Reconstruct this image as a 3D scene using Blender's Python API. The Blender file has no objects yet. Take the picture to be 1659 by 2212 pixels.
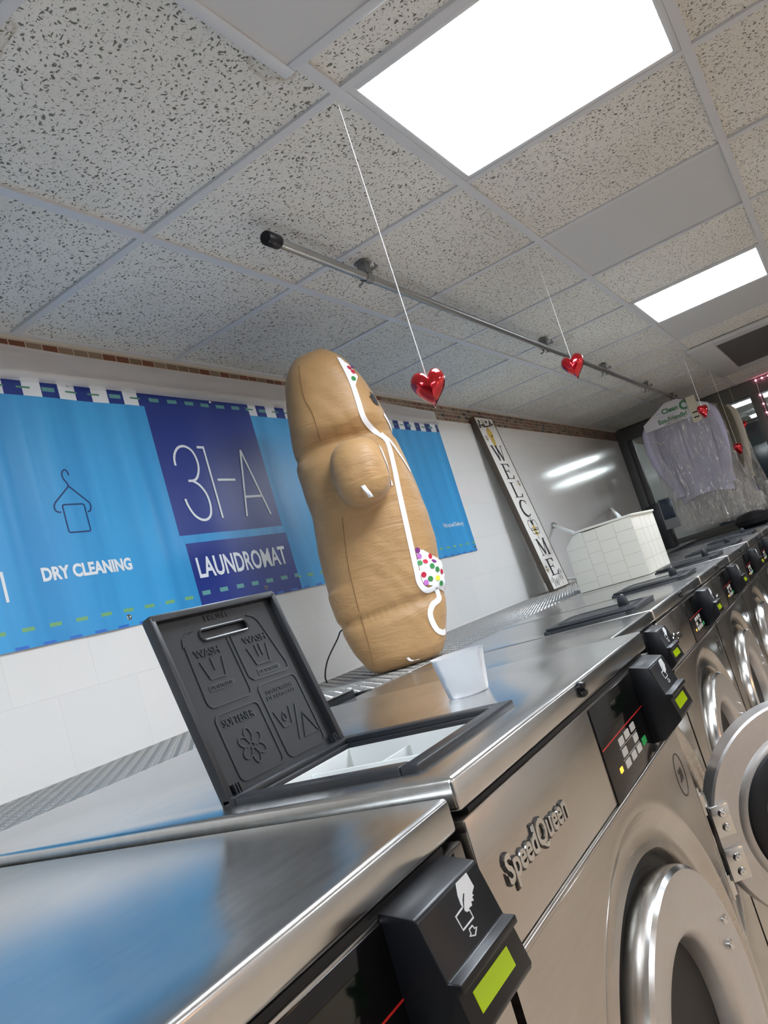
import bpy, bmesh, math, random
from mathutils import Vector, Matrix
from mathutils.bvhtree import BVHTree
random.seed(7)
S = bpy.context.scene
COL = S.collection
PI = math.pi
H = 2.4                                   # ceiling height

# ------------------------------------------------------------------ camera, world, exposure
cam_d = bpy.data.cameras.new('camera')
cam = bpy.data.objects.new('camera', cam_d); COL.objects.link(cam)
cam_d.sensor_fit = 'VERTICAL'; cam_d.sensor_height = 36.0
cam_d.lens = 36.0 * 1692.72 / 2212.0
cam_d.clip_start = 0.02
RR = [(0.5096302, -0.8088026, -0.2934542), (-0.0470256, 0.3143758, -0.9481331), (0.8591075, 0.4969972, 0.1221820)]
M = Matrix(((RR[0][0], -RR[1][0], -RR[2][0], -1.37910), (RR[0][1], -RR[1][1], -RR[2][1], -1.21591),
            (RR[0][2], -RR[1][2], -RR[2][2], H - 1.04233), (0, 0, 0, 1)))
cam.matrix_world = M
S.camera = cam
S.view_settings.view_transform = 'Standard'; S.view_settings.look = 'None'
S.view_settings.exposure = 1.82; S.view_settings.gamma = 1.0; S.view_settings.use_curve_mapping = False
W = bpy.data.worlds.new('world'); S.world = W; W.use_nodes = True
W.node_tree.nodes['Background'].inputs[0].default_value = (0.02, 0.025, 0.03, 1)
W.node_tree.nodes['Background'].inputs[1].default_value = 1.0
PANEL_POWER = 9.0
TUBE_POWER = 7.0
WARM_POWER = 9.0

# ------------------------------------------------------------------ materials
def srgb(r, g, b):
    f = lambda c: (c / 255 / 12.92) if c / 255 <= 0.04045 else ((c / 255 + 0.055) / 1.055) ** 2.4
    return (f(r), f(g), f(b), 1)
class N:
    def __init__(s, name):
        s.m = bpy.data.materials.new(name); s.m.use_nodes = True
        s.t = s.m.node_tree; s.b = s.t.nodes['Principled BSDF']; s.out = s.t.nodes['Material Output']
    def n(s, typ, **k):
        x = s.t.nodes.new(typ)
        for a, v in k.items(): setattr(x, a, v)
        return x
    def l(s, a, b): s.t.links.new(a, b)
    def set(s, nm, v): s.b.inputs[nm].default_value = v
    def math(s, op, a, b=None, c=None):
        x = s.n('ShaderNodeMath', operation=op)
        for i, v in enumerate((a, b, c)):
            if v is None: continue
            if isinstance(v, (int, float)): x.inputs[i].default_value = v
            else: s.l(v, x.inputs[i])
        return x.outputs[0]
    def coord(s, scale=(1, 1, 1), out='Object'):
        c = s.n('ShaderNodeTexCoord'); mp = s.n('ShaderNodeMapping'); mp.inputs['Scale'].default_value = scale
        s.l(c.outputs[out], mp.inputs['Vector']); return mp.outputs[0]
    def noise(s, vec, scale, detail=2, rough=0.5, dist=0):
        x = s.n('ShaderNodeTexNoise'); x.inputs['Scale'].default_value = scale; x.inputs['Detail'].default_value = detail
        x.inputs['Roughness'].default_value = rough; x.inputs['Distortion'].default_value = dist
        s.l(vec, x.inputs['Vector']); return x.outputs['Fac']
    def ramp(s, fac, stops, interp='LINEAR'):
        r = s.n('ShaderNodeValToRGB'); r.color_ramp.interpolation = interp
        e = r.color_ramp.elements
        while len(e) > 1: e.remove(e[-1])
        e[0].position, e[0].color = stops[0][0], stops[0][1]
        for p, c in stops[1:]:
            q = e.new(p); q.color = c
        s.l(fac, r.inputs[0]); return r.outputs[0]
    def bump(s, h, strength=0.3, dist=0.01):
        b = s.n('ShaderNodeBump'); b.inputs['Strength'].default_value = strength; b.inputs['Distance'].default_value = dist
        s.l(h, b.inputs['Height']); s.l(b.outputs[0], s.b.inputs['Normal']); return b
def mat(name, col, rough=0.5, metal=0.0, spec=None, coat=0, emit=None, es=0):
    k = N(name); k.set('Base Color', col); k.set('Roughness', rough); k.set('Metallic', metal)
    if spec is not None: k.set('Specular IOR Level', spec)
    if coat: k.set('Coat Weight', coat); k.set('Coat Roughness', 0.05)
    if emit: k.set('Emission Color', emit); k.set('Emission Strength', es)
    return k.m
g4 = lambda v: (v, v, v, 1)
def steel(name, v, r0, r1, scale, bump, tint=(1, 1, .98)):
    k = N(name); k.set('Metallic', 1.0)
    c = k.coord(scale); n = k.noise(c, 6, 4, 0.6)
    c2 = k.coord((1, 1, 1)); n2 = k.noise(c2, 7, 3, 0.6, 0.6)
    mx = k.math('MULTIPLY', k.math('ADD', n, n2), 0.5)
    k.l(k.ramp(mx, [(0.3, g4(r0)), (0.7, g4(r1))]), k.b.inputs['Roughness'])
    k.l(k.ramp(mx, [(0.3, (v * .92 * tint[0], v * .92 * tint[1], v * .92 * tint[2], 1)), (0.7, (v * 1.05 * tint[0], v * 1.05 * tint[1], v * 1.05 * tint[2], 1))]), k.b.inputs['Base Color'])
    k.bump(n, bump, 0.002); return k.m
m_top = steel('brushed_steel_top', .62, .20, .27, (3, 14, 4), .0025)
m_front = steel('brushed_steel_front', .52, .17, .30, (3, 3, 30), .002, (1, .94, .87))
m_ring = steel('door_steel', .66, .14, .24, (4, 4, 4), .0)
m_face = steel('satin_steel', .60,   .34, .46, (14, 14, 14), .01, (1, .97, .95))
m_chrome = mat('chrome', g4(.75), .08, 1)
m_black = mat('black_plastic', srgb(14, 15, 19), .36, 0, .35)
m_blackg = mat('glossy_black_panel', srgb(12, 11, 12), .08, 0, .35)
m_lid = mat('dark_grey_plastic', srgb(38, 40, 44), .36)
m_lidr = mat('raised_grey_plastic', srgb(48, 50, 54), .30)
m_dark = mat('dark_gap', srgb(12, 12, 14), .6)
m_rubber = mat('black_rubber', srgb(18, 19, 22), .55)
m_white = mat('white_plastic', srgb(232, 236, 234), .35)
m_ink = mat('white_print', srgb(215, 218, 220), .5)
m_key = mat('key_grey', srgb(196, 196, 192), .45)
m_green = mat('green_key', srgb(30, 130, 70), .4, emit=srgb(40, 170, 90), es=.06)
m_red = mat('red_stripe', srgb(190, 34, 30), .4)
m_lcd = mat('lcd_yellow_green', srgb(120, 140, 10), .15, emit=srgb(160, 185, 10), es=.14)
m_led = mat('amber_led', srgb(250, 170, 60), .4, emit=srgb(255, 170, 50), es=.5)
m_inkdark = mat('dark_print', srgb(48, 44, 42), .5)
k = N('door_glass'); k.set('Base Color', srgb(10, 10, 11)); k.set('Roughness', .06); k.set('Specular IOR Level', .22); m_glassdark = k.m
k = N('bowl_glass'); k.set('Base Color', (.95, .97, .97, 1)); k.set('Roughness', .02); k.set('Transmission Weight', 1.0); k.set('IOR', 1.5); m_bowl = k.m

# ceiling tile: white board with dark fissures and pin holes
k = N('fissured_ceiling_tile')
c = k.coord((1, 1, 1))
wob = k.n('ShaderNodeTexNoise'); wob.inputs['Scale'].default_value = 55; wob.inputs['Detail'].default_value = 2; k.l(c, wob.inputs['Vector'])
add = k.n('ShaderNodeVectorMath', operation='MULTIPLY_ADD'); k.l(wob.outputs['Color'], add.inputs[0]); add.inputs[1].default_value = (.022, .022, .0); k.l(c, add.inputs[2])
def fiss(scale, sc, thr0, thr1, rnd):
    mp = k.n('ShaderNodeMapping'); mp.inputs['Scale'].default_value = sc; k.l(add.outputs[0], mp.inputs['Vector'])
    v = k.n('ShaderNodeTexVoronoi', voronoi_dimensions='2D'); v.inputs['Scale'].default_value = scale; k.l(mp.outputs[0], v.inputs['Vector'])
    sep = k.n('ShaderNodeSeparateColor'); k.l(v.outputs['Color'], sep.inputs[0])
    size = k.math('MULTIPLY', k.math('MAXIMUM', k.math('SUBTRACT', sep.outputs[0], rnd), 0.0), thr1 / (1 - rnd))
    d = k.math('SUBTRACT', v.outputs['Distance'], size)
    return k.math('SMOOTH_MIN', k.math('MAXIMUM', k.math('MULTIPLY', d, 14.0), 0.0), 1.0, 0.05)
f1 = fiss(66, (1, 1.8, 1), 0, .24, .45); f2 = fiss(66, (1.8, 1, 1), 0, .24, .45); f3 = fiss(170, (1, 1, 1), 0, .24, .4)
fm = k.math('MULTIPLY', k.math('MULTIPLY', f1, f2), k.math('ADD', k.math('MULTIPLY', f3, .45), .55))
big = k.noise(c, 1.4, 3)
tone = k.ramp(big, [(0.35, srgb(214, 212, 205)), (0.65, srgb(226, 226, 221))])
mix = k.n('ShaderNodeMix', data_type='RGBA'); k.l(fm, mix.inputs[0]); mix.inputs[6].default_value = srgb(112, 112, 104); k.l(tone, mix.inputs[7])
# water stains of their own shape: a brown ring round given centres
wb2 = k.n('ShaderNodeTexNoise'); wb2.inputs['Scale'].default_value = 18; wb2.inputs['Detail'].default_value = 4; k.l(c, wb2.inputs['Vector'])
wadd = k.n('ShaderNodeVectorMath', operation='MULTIPLY_ADD'); k.l(wb2.outputs['Color'], wadd.inputs[0]); wadd.inputs[1].default_value = (.07, .07, 0); k.l(c, wadd.inputs[2])
stain = None
for (sx, sy, sr) in ((-.66, -.30, .10), (-.17, -.60, .060), (2.52, -.22, .08), (-.78, .1, .12)):
    vd = k.n('ShaderNodeVectorMath', operation='DISTANCE'); k.l(wadd.outputs[0], vd.inputs[0]); vd.inputs[1].default_value = (sx + .035, sy + .035, H + .004)
    ring = k.math('MAXIMUM', k.math('SUBTRACT', 1.0, k.math('MULTIPLY', k.math('ABSOLUTE', k.math('SUBTRACT', vd.outputs['Value'], sr)), 120.0)), 0.0)
    ins = k.math('MULTIPLY', k.math('LESS_THAN', vd.outputs['Value'], sr), .35)
    st = k.math('MAXIMUM', ring, ins)
    stain = st if stain is None else k.math('MAXIMUM', stain, st)
mix2 = k.n('ShaderNodeMix', data_type='RGBA'); k.l(k.math('MULTIPLY', stain, .45), mix2.inputs[0]); k.l(mix.outputs[2], mix2.inputs[6]); mix2.inputs[7].default_value = srgb(150, 130, 98)
k.l(mix2.outputs[2], k.b.inputs['Base Color']); k.set('Roughness', .9); k.bump(fm, .35, .004)
m_tile = k.m
m_tbar = mat('ceiling_bar_white', srgb(205, 208, 212), .45)
m_smooth = mat('smooth_grey_white_panel', srgb(200, 202, 204), .5)
m_panel = mat('light_diffuser', g4(.9), .4, emit=(.88, .96, 1.06, 1), es=PANEL_POWER)
m_tube = mat('fluorescent_tube', g4(.9), .4, emit=(.95, .99, 1, 1), es=TUBE_POWER)
m_cream = mat('cream_trim', srgb(205, 198, 182), .5)

k = N('white_glossy_wall_tile')
c = k.coord(); sp = k.n('ShaderNodeSeparateXYZ'); k.l(c, sp.inputs[0]); cb = k.n('ShaderNodeCombineXYZ')
k.l(sp.outputs[0], cb.inputs[0]); k.l(sp.outputs[2], cb.inputs[1])
br = k.n('ShaderNodeTexBrick'); k.l(cb.outputs[0], br.inputs['Vector'])
for nm, v in (('Scale', 1.0), ('Mortar Size', .0016), ('Mortar Smooth', .3), ('Brick Width', .25), ('Row Height', .2), ('Bias', 0)): br.inputs[nm].default_value = v
br.inputs['Color1'].default_value = srgb(232, 231, 228); br.inputs['Color2'].default_value = srgb(228, 228, 226); br.inputs['Mortar'].default_value = srgb(224, 222, 218)
k.l(br.outputs['Color'], k.b.inputs['Base Color']); k.set('Roughness', .13)
wv = k.noise(c, 5, 2); inv = k.math('SUBTRACT', k.math('MULTIPLY', wv, .5), br.outputs['Fac']); k.bump(inv, .14, .003)
m_wall = k.m

k = N('brick_mosaic_border')
c = k.coord(); sp = k.n('ShaderNodeSeparateXYZ'); k.l(c, sp.inputs[0])
rv = k.math('DIVIDE', k.math('SUBTRACT', sp.outputs[2], H - .1), .0228); row = k.math('FLOOR', rv)
cv = k.math('ADD', k.math('DIVIDE', sp.outputs[0], .0535), k.math('MULTIPLY', row, .42)); colm = k.math('FLOOR', cv)
cb = k.n('ShaderNodeCombineXYZ'); k.l(colm, cb.inputs[0]); k.l(row, cb.inputs[1])
wn = k.n('ShaderNodeTexWhiteNoise', noise_dimensions='2D'); k.l(cb.outputs[0], wn.inputs['Vector'])
bc = k.ramp(wn.outputs['Value'], [(0, srgb(118, 98, 76)), (.38, srgb(112, 66, 44)), (.6, srgb(40, 32, 34)), (.74, srgb(134, 116, 96)), (.88, srgb(96, 62, 48))], 'CONSTANT')
fr = k.math('FRACT', rv); fc = k.math('FRACT', cv)
gx = k.math('GREATER_THAN', k.math('ABSOLUTE', k.math('SUBTRACT', fc, .5)), .475); gz = k.math('GREATER_THAN', k.math('ABSOLUTE', k.math('SUBTRACT', fr, .5)), .445)
gm = k.math('MAXIMUM', gx, gz)
mix = k.n('ShaderNodeMix', data_type='RGBA'); k.l(gm, mix.inputs[0]); k.l(bc, mix.inputs[6]); mix.inputs[7].default_value = srgb(205, 190, 175)
k.l(mix.outputs[2], k.b.inputs['Base Color']); k.set('Roughness', .35); k.bump(k.math('SUBTRACT', 1.0, gm), .4, .002)
m_mosaic = k.m

k = N('floor_tile_tan'); c = k.coord(); br = k.n('ShaderNodeTexBrick'); k.l(c, br.inputs['Vector']); br.offset = 0
for nm, v in (('Scale', 1.0), ('Mortar Size', .004), ('Brick Width', .3), ('Row Height', .3)): br.inputs[nm].default_value = v
br.inputs['Color1'].default_value = srgb(188, 170, 150); br.inputs['Color2'].default_value = srgb(180, 162, 142); br.inputs['Mortar'].default_value = srgb(110, 95, 80)
k.l(br.outputs['Color'], k.b.inputs['Base Color']); k.set('Roughness', .35); m_floor = k.m
m_beige = mat('beige_painted_wall', srgb(226, 222, 216), .6)
m_grey = mat('dark_grey_wall', srgb(74, 80, 86), .6)
m_alu = mat('grey_aluminium_frame', srgb(112, 114, 114), .42, .3)
m_darkpanel = mat('dark_grey_ceiling_panel', srgb(84, 86, 86), .6)
m_navyglass = mat('dark_blue_panel', srgb(30, 42, 54), .2)
m_sill = mat('grey_green_ledge', srgb(112, 116, 110), .5)

k = N('window_glass'); gl = k.n('ShaderNodeBsdfGlossy'); gl.inputs['Roughness'].default_value = .0; tr = k.n('ShaderNodeBsdfTransparent'); tr.inputs[0].default_value = (.86, .9, .9, 1)
fz = k.n('ShaderNodeFresnel'); fz.inputs[0].default_value = 1.5; ms = k.n('ShaderNodeMixShader'); k.l(fz.outputs[0], ms.inputs[0]); k.l(tr.outputs[0], ms.inputs[1]); k.l(gl.outputs[0], ms.inputs[2]); k.l(ms.outputs[0], k.out.inputs[0]); m_glass = k.m

k = N('diamond_plate'); c = k.coord((1, 1, 1)); 
k.set('Base Color', srgb(176, 176, 174)); k.set('Metallic', .85); k.set('Roughness', .36); m_plate = k.m

k = N('banner_vinyl_blue'); c = k.coord(); n = k.noise(k.coord((9, 1, .25)), 1.2, 2)
k.l(k.ramp(n, [(.35, srgb(52, 146, 206)), (.65, srgb(66, 164, 222))]), k.b.inputs['Base Color']); k.set('Roughness', .38); k.bump(n, .35, .02); m_ban = k.m
m_navy = mat('banner_navy', srgb(30, 52, 132), .38)
m_banw = mat('banner_white', srgb(230, 234, 238), .4)
m_teal = mat('banner_teal', srgb(98, 158, 156), .4)
m_green2 = mat('banner_green', srgb(84, 142, 118), .4)
m_yel = mat('banner_yellow_green', srgb(120, 176, 120), .4)
m_navyln = mat('navy_line', srgb(22, 56, 110), .4)
k = N('clear_film'); tr = k.n('ShaderNodeBsdfTransparent'); tr.inputs[0].default_value = (1, 1, 1, 1); ms = k.n('ShaderNodeMixShader'); ms.inputs[0].default_value = .5
k.set('Base Color', srgb(238, 240, 242)); k.set('Roughness', .3); k.l(tr.outputs[0], ms.inputs[1]); k.l(k.b.outputs[0], ms.inputs[2]); k.l(ms.outputs[0], k.out.inputs[0]); m_film = k.m

k = N('tan_nylon'); c = k.coord((1, 1, 1)); n1 = k.noise(k.coord((5, 5, 22)), 1.6, 4, .6, .8); n2 = k.noise(c, 14, 3, .5, .5)
k.l(k.ramp(n2, [(.3, srgb(164, 126, 80)), (.7, srgb(174, 136, 88))]), k.b.inputs['Base Color']); k.set('Roughness', .5); k.set('Sheen Weight', .15)
k.bump(k.math('ADD', n1, k.math('MULTIPLY', n2, .4)), .36, .014); m_tan = k.m
m_icing = mat('white_icing_print', srgb(236, 236, 238), .55)
m_seam = mat('seam_thread', srgb(140, 104, 64), .7)
m_dots = [mat('candy_' + n, srgb(*c), .4) for n, c in (('red', (190, 30, 60)), ('purple', (120, 40, 120)), ('green', (50, 130, 66)), ('pink', (186, 110, 190)), ('yellow', (220, 220, 70)))]
m_eye = mat('black_print', srgb(40, 38, 44), .5)
m_heart = mat('red_foil', srgb(196, 14, 32), .12, .75, coat=1)
m_string = mat('white_string', srgb(236, 236, 232), .6)
m_pipe = steel('galvanised_pipe', .42, .3, .42, (3, 30, 30), .03)
m_galv = mat('galvanised_clamp', srgb(140, 142, 142), .45, .8)
k = N('frosted_plastic'); k.set('Base Color', (.93, .95, .97, 1)); k.set('Roughness', .32); k.set('Transmission Weight', .7); k.set('IOR', 1.12)
m_cup = k.m
m_boxw = mat('off_white_board', srgb(226, 224, 212), .4)
m_joint = mat('grey_joint', srgb(188, 183, 172), .6)
m_wood = mat('dark_brown_wood', srgb(84, 74, 64), .6)
m_sign = mat('sign_white', srgb(232, 230, 224), .5)
m_hive = mat('hive_yellow', srgb(206, 176, 84), .5)
m_shirt = mat('lavender_cotton', srgb(190, 188, 212), .85)
m_cream2 = mat('cream_cotton', srgb(196, 190, 176), .85)
m_khaki = mat('dark_khaki_cloth', srgb(96, 92, 78), .85)
m_card = mat('white_card', srgb(214, 214, 218), .6)
m_cgreen = mat('green_print', srgb(80, 130, 96), .6)
m_tagm = mat('cream_tag', srgb(204, 200, 178), .6)
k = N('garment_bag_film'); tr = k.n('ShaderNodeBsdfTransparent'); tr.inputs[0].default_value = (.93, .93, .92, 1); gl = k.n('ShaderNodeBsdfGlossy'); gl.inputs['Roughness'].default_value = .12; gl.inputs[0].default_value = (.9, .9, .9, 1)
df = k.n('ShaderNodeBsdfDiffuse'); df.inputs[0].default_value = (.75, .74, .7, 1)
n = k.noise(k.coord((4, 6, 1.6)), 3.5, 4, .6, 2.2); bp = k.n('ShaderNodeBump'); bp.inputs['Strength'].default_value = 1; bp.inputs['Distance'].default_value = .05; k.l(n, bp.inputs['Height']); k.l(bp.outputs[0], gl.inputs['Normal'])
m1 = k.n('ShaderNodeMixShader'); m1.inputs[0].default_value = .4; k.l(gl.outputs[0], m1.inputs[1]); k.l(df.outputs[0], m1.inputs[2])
m2 = k.n('ShaderNodeMixShader'); k.l(k.ramp(k.noise(k.coord((2.5, 5, 1.3)), 4.2, 4, .65, 2.6), [(.35, g4(.16)), (.56, g4(.3)), (.66, g4(.95))]), m2.inputs[0]); k.l(tr.outputs[0], m2.inputs[1]); k.l(m1.outputs[0], m2.inputs[2]); k.l(m2.outputs[0], k.out.inputs[0]); m_bag = k.m  # noise mask paints white streak highlights into the film
m_pink = mat('pink_led', srgb(255, 190, 210), .4, emit=srgb(255, 140, 170), es=4)
m_bluecap = mat('blue_plastic', srgb(50, 90, 190), .4)
m_gold = mat('brass_yellow', srgb(190, 170, 90), .4)
m_warm = mat('added_warm_bulb', srgb(255, 190, 120), .4, emit=(1, .48, .16, 1), es=WARM_POWER)

# ------------------------------------------------------------------ mesh helpers
class MB:
    def __init__(s): s.v = []; s.f = []; s.mi = []; s.cur = 0
    def add(s, vs, fs):
        o = len(s.v); s.v += [tuple(p) for p in vs]
        for f in fs: s.f.append(tuple(i + o for i in f)); s.mi.append(s.cur)
        return s
    def box(s, x0, x1, y0, y1, z0, z1):
        v = [(x, y, z) for z in (z0, z1) for y in (y0, y1) for x in (x0, x1)]
        return s.add(v, [(0, 2, 3, 1), (4, 5, 7, 6), (0, 1, 5, 4), (2, 6, 7, 3), (0, 4, 6, 2), (1, 3, 7, 5)])
    def prism(s, poly, fn, d0, d1):
        n = len(poly); v = [fn(u, w, d0) for u, w in poly] + [fn(u, w, d1) for u, w in poly]
        return s.add(v, [tuple(range(n))[::-1], tuple(range(n, 2 * n))] + [(i, (i + 1) % n, n + (i + 1) % n, n + i) for i in range(n)])
    def lathe(s, prof, fn, n=48, cap0=False, cap1=False):   # prof (r,h); fn(x,y,h)
        v = []
        for r, h in prof:
            for i in range(n):
                a = 2 * PI * i / n; v.append(fn(r * math.cos(a), r * math.sin(a), h))
        f = [(j * n + i, j * n + (i + 1) % n, (j + 1) * n + (i + 1) % n, (j + 1) * n + i) for j in range(len(prof) - 1) for i in range(n)]
        if cap0: f.append(tuple(range(n))[::-1])
        if cap1: f.append(tuple(range((len(prof) - 1) * n, len(prof) * n)))
        return s.add(v, f)
    def tube(s, pts, r, n=8, closed=False):
        P = [Vector(p) for p in pts]; m = len(P); v = []; up = None
        for i, p in enumerate(P):
            a = P[(i - 1) % m] if (closed or i > 0) else p; b = P[(i + 1) % m] if (closed or i < m - 1) else p
            t = (b - a).normalized()
            if up is None:
                up = Vector((0, 0, 1)) if abs(t.z) < .9 else Vector((1, 0, 0))
            sd = t.cross(up).normalized(); up = sd.cross(t).normalized()
            rr = r[i] if isinstance(r, (list, tuple)) else r
            for q in range(n):
                g = 2 * PI * q / n; v.append(p + sd * math.cos(g) * rr + up * math.sin(g) * rr)
        f = [(j * n + q, j * n + (q + 1) % n, ((j + 1) % m) * n + (q + 1) % n, ((j + 1) % m) * n + q) for j in range(m if closed else m - 1) for q in range(n)]
        if not closed: f += [tuple(range(n))[::-1], tuple(range((m - 1) * n, m * n))]
        return s.add(v, f)
    def stroke(s, pts, w, fn, d0, d1, closed=False):     # flat raised line in a plane
        m = len(pts); L = []; Rr = []
        for i in range(m):
            a = pts[(i - 1) % m] if (closed or i > 0) else pts[i]; b = pts[(i + 1) % m] if (closed or i < m - 1) else pts[i]
            t = Vector((b[0] - a[0], b[1] - a[1]))
            t = t.normalized() if t.length > 0 else Vector((1, 0)); nx, ny = -t.y, t.x
            L.append((pts[i][0] + nx * w / 2, pts[i][1] + ny * w / 2)); Rr.append((pts[i][0] - nx * w / 2, pts[i][1] - ny * w / 2))
        v = [fn(u, q, d) for d in (d0, d1) for u, q in L] + [fn(u, q, d) for d in (d0, d1) for u, q in Rr]
        f = []
        for i in range(m if closed else m - 1):
            j = (i + 1) % m; f += [(m + i, m + j, 3 * m + j, 3 * m + i), (i, j, m + j, m + i), (2 * m + i, 3 * m + i, 3 * m + j, 2 * m + j)]
        if not closed: f += [(0, m, 3 * m, 2 * m), (m - 1, 2 * m - 1 + 0, 4 * m - 1, 3 * m - 1)]
        return s.add(v, f)
    def build(s, name, mats, parent=None, bevel=0, seg=2, smooth=35, loc=None):
        me = bpy.data.meshes.new(name); me.from_pydata(s.v, [], s.f)
        if not isinstance(mats, (list, tuple)): mats = [mats]
        for m in mats: me.materials.append(m)
        for p, i in zip(me.polygons, s.mi): p.material_index = i
        bm = bmesh.new(); bm.from_mesh(me); bmesh.ops.recalc_face_normals(bm, faces=bm.faces)
        if bevel:
            es = [e for e in bm.edges if len(e.link_faces) == 2 and e.calc_face_angle(0) > .5]
            bmesh.ops.bevel(bm, geom=es, offset=bevel, segments=seg, affect='EDGES', profile=.5, clamp_overlap=True)
        bm.to_mesh(me); bm.free()
        if smooth:
            me.shade_smooth(); me.set_sharp_from_angle(angle=math.radians(smooth))
        o = bpy.data.objects.new(name, me); COL.objects.link(o)
        if parent: o.parent = parent
        if loc: o.location = loc
        return o
def tag(o, label=None, cat=None, group=None, kind=None):
    if label: o['label'] = label
    if cat: o['category'] = cat
    if group: o['group'] = group
    if kind: o['kind'] = kind
    return o
def thing(name, label, cat, loc=(0, 0, 0), rz=0, group=None):
    o = bpy.data.objects.new(name, None); COL.objects.link(o); o.location = loc; o.rotation_euler = (0, 0, rz); o.empty_display_size = .05
    return tag(o, label, cat, group)
def copy_tree(o, parent=None):
    c = o.copy(); COL.objects.link(c)
    if parent: c.parent = parent
    for ch in list(o.children): copy_tree(ch, c)
    return c
def struct(o): o['kind'] = 'structure'; return o
def rrect(u0, u1, v0, v1, r, n=5):
    P = []
    for cx, cy, a0 in ((u1 - r, v1 - r, 0), (u0 + r, v1 - r, 90), (u0 + r, v0 + r, 180), (u1 - r, v0 + r, 270)):
        for i in range(n + 1):
            a = math.radians(a0 + 90 * i / n); P.append((cx + r * math.cos(a), cy + r * math.sin(a)))
    return P
def text(mb, body, u0, u1, v0, v1, fn, d0, d1, bold=0, shear=0):
    cu = bpy.data.curves.new('t', 'FONT'); cu.body = body; cu.size = 1; cu.extrude = .5; cu.offset = bold; cu.resolution_u = 3; cu.shear = shear
    o = bpy.data.objects.new('t', cu); COL.objects.link(o)
    dg = bpy.context.evaluated_depsgraph_get(); me = bpy.data.meshes.new_from_object(o.evaluated_get(dg))
    xs = [v.co.x for v in me.vertices]; ys = [v.co.y for v in me.vertices]
    x0, x1, y0, y1 = min(xs), max(xs), min(ys), max(ys)
    vs = [fn(u0 + (v.co.x - x0) / (x1 - x0) * (u1 - u0), v0 + (v.co.y - y0) / (y1 - y0) * (v1 - v0), d0 + (d1 - d0) * (v.co.z + .5)) for v in me.vertices]
    mb.add(vs, [tuple(p.vertices) for p in me.polygons])
    bpy.data.objects.remove(o); bpy.data.curves.remove(cu); bpy.data.meshes.remove(me)
def arc(cx, cy, r, a0, a1, n=10, ry=None):
    ry = ry or r
    return [(cx + r * math.cos(math.radians(a0 + (a1 - a0) * i / n)), cy + ry * math.sin(math.radians(a0 + (a1 - a0) * i / n))) for i in range(n + 1)]
def smoothline(P, n=4):      # Catmull-Rom
    o = []
    for i in range(len(P) - 1):
        p0 = P[max(i - 1, 0)]; p1 = P[i]; p2 = P[i + 1]; p3 = P[min(i + 2, len(P) - 1)]
        for q in range(n):
            t = q / n
            o.append(tuple(.5 * (2 * b + (c - a) * t + (2 * a - 5 * b + 4 * c - d) * t * t + (3 * b - a - 3 * c + d) * t ** 3) for a, b, c, d in zip(p0, p1, p2, p3)))
    return o + [tuple(P[-1])]

# ------------------------------------------------------------------ room shell
YW = .573; XE = 6.65; T = .61
struct(MB().box(-6, 11, -5, YW + .1, -.1, 0).build('floor', m_floor))
struct(MB().box(-6, 11, YW, YW + .1, 0, H + .2).build('wall_left', m_wall))
struct(MB().box(-6, 11, -5.1, -5, 0, H + .2).build('wall_right', m_beige))
struct(MB().box(-6.1, -6, -5, YW, 0, H + .2).build('wall_back', m_grey))
struct(MB().box(11, 11.1, -5, YW, 0, H + .2).build('wall_far', m_grey))
struct(MB().box(-6, 11, YW - .004, YW, H - .1, H - .009).build('trim_1', m_mosaic))
struct(MB().box(-6, 11, YW - .012, YW, H - .009, H).build('trim_2', m_cream))
# ceiling tiles (one surface, each tile set slightly differently in its bay)
lights = {(0, 1), (4, 1), (-4, 1), (-8, 1), (0, 5), (4, 5), (-4, 5), (8, 5), (8, 1)}
smoothc = {(2, 1), (5, 1)}
mb = MB(); rs = random.Random(3)
for i in range(-10, 19):
    for j in range(-1, 9):
        if (i, j) in lights: continue
        x0, x1 = i * T, (i + 1) * T; y1, y0 = -j * T, -(j + 1) * T
        if j == -1: y1, y0 = YW, 0
        if x1 < -6.05 or x0 > 11: continue
        z = H + .004 + rs.uniform(0, .003)
        mb.cur = 1 if (i, j) in smoothc else 0
        d = [rs.uniform(-.0015, .0025) for _ in range(4)]; e = .004
        mb.add([(x0 + e, y0 + e, z + d[0]), (x1 - e, y0 + e, z + d[1]), (x1 - e, y1 - e, z + d[2]), (x0 + e, y1 - e, z + d[3])] +
               [(x0 + e, y0 + e, z + .02), (x1 - e, y0 + e, z + .02), (x1 - e, y1 - e, z + .02), (x0 + e, y1 - e, z + .02)],
               [(0, 1, 2, 3), (0, 4, 5, 1), (1, 5, 6, 2), (2, 6, 7, 3), (3, 7, 4, 0)])
mb.cur = 2; mb.box(-6, 11, -5, YW, H + .1, H + .15)
struct(mb.build('ceiling', [m_tile, m_smooth, m_dark], smooth=0))
mb = MB()
for j in range(-1, 9):
    y = -j * T if j >= 0 else YW - .012
    mb.box(-6, 11, y - .012, y + .012, H - .001, H + .012)
for i in range(-9, 19):
    mb.box(i * T - .012, i * T + .012, -5, YW, H - .0004, H + .0115)
struct(mb.build('trim_3', m_tbar, smooth=0))

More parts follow.
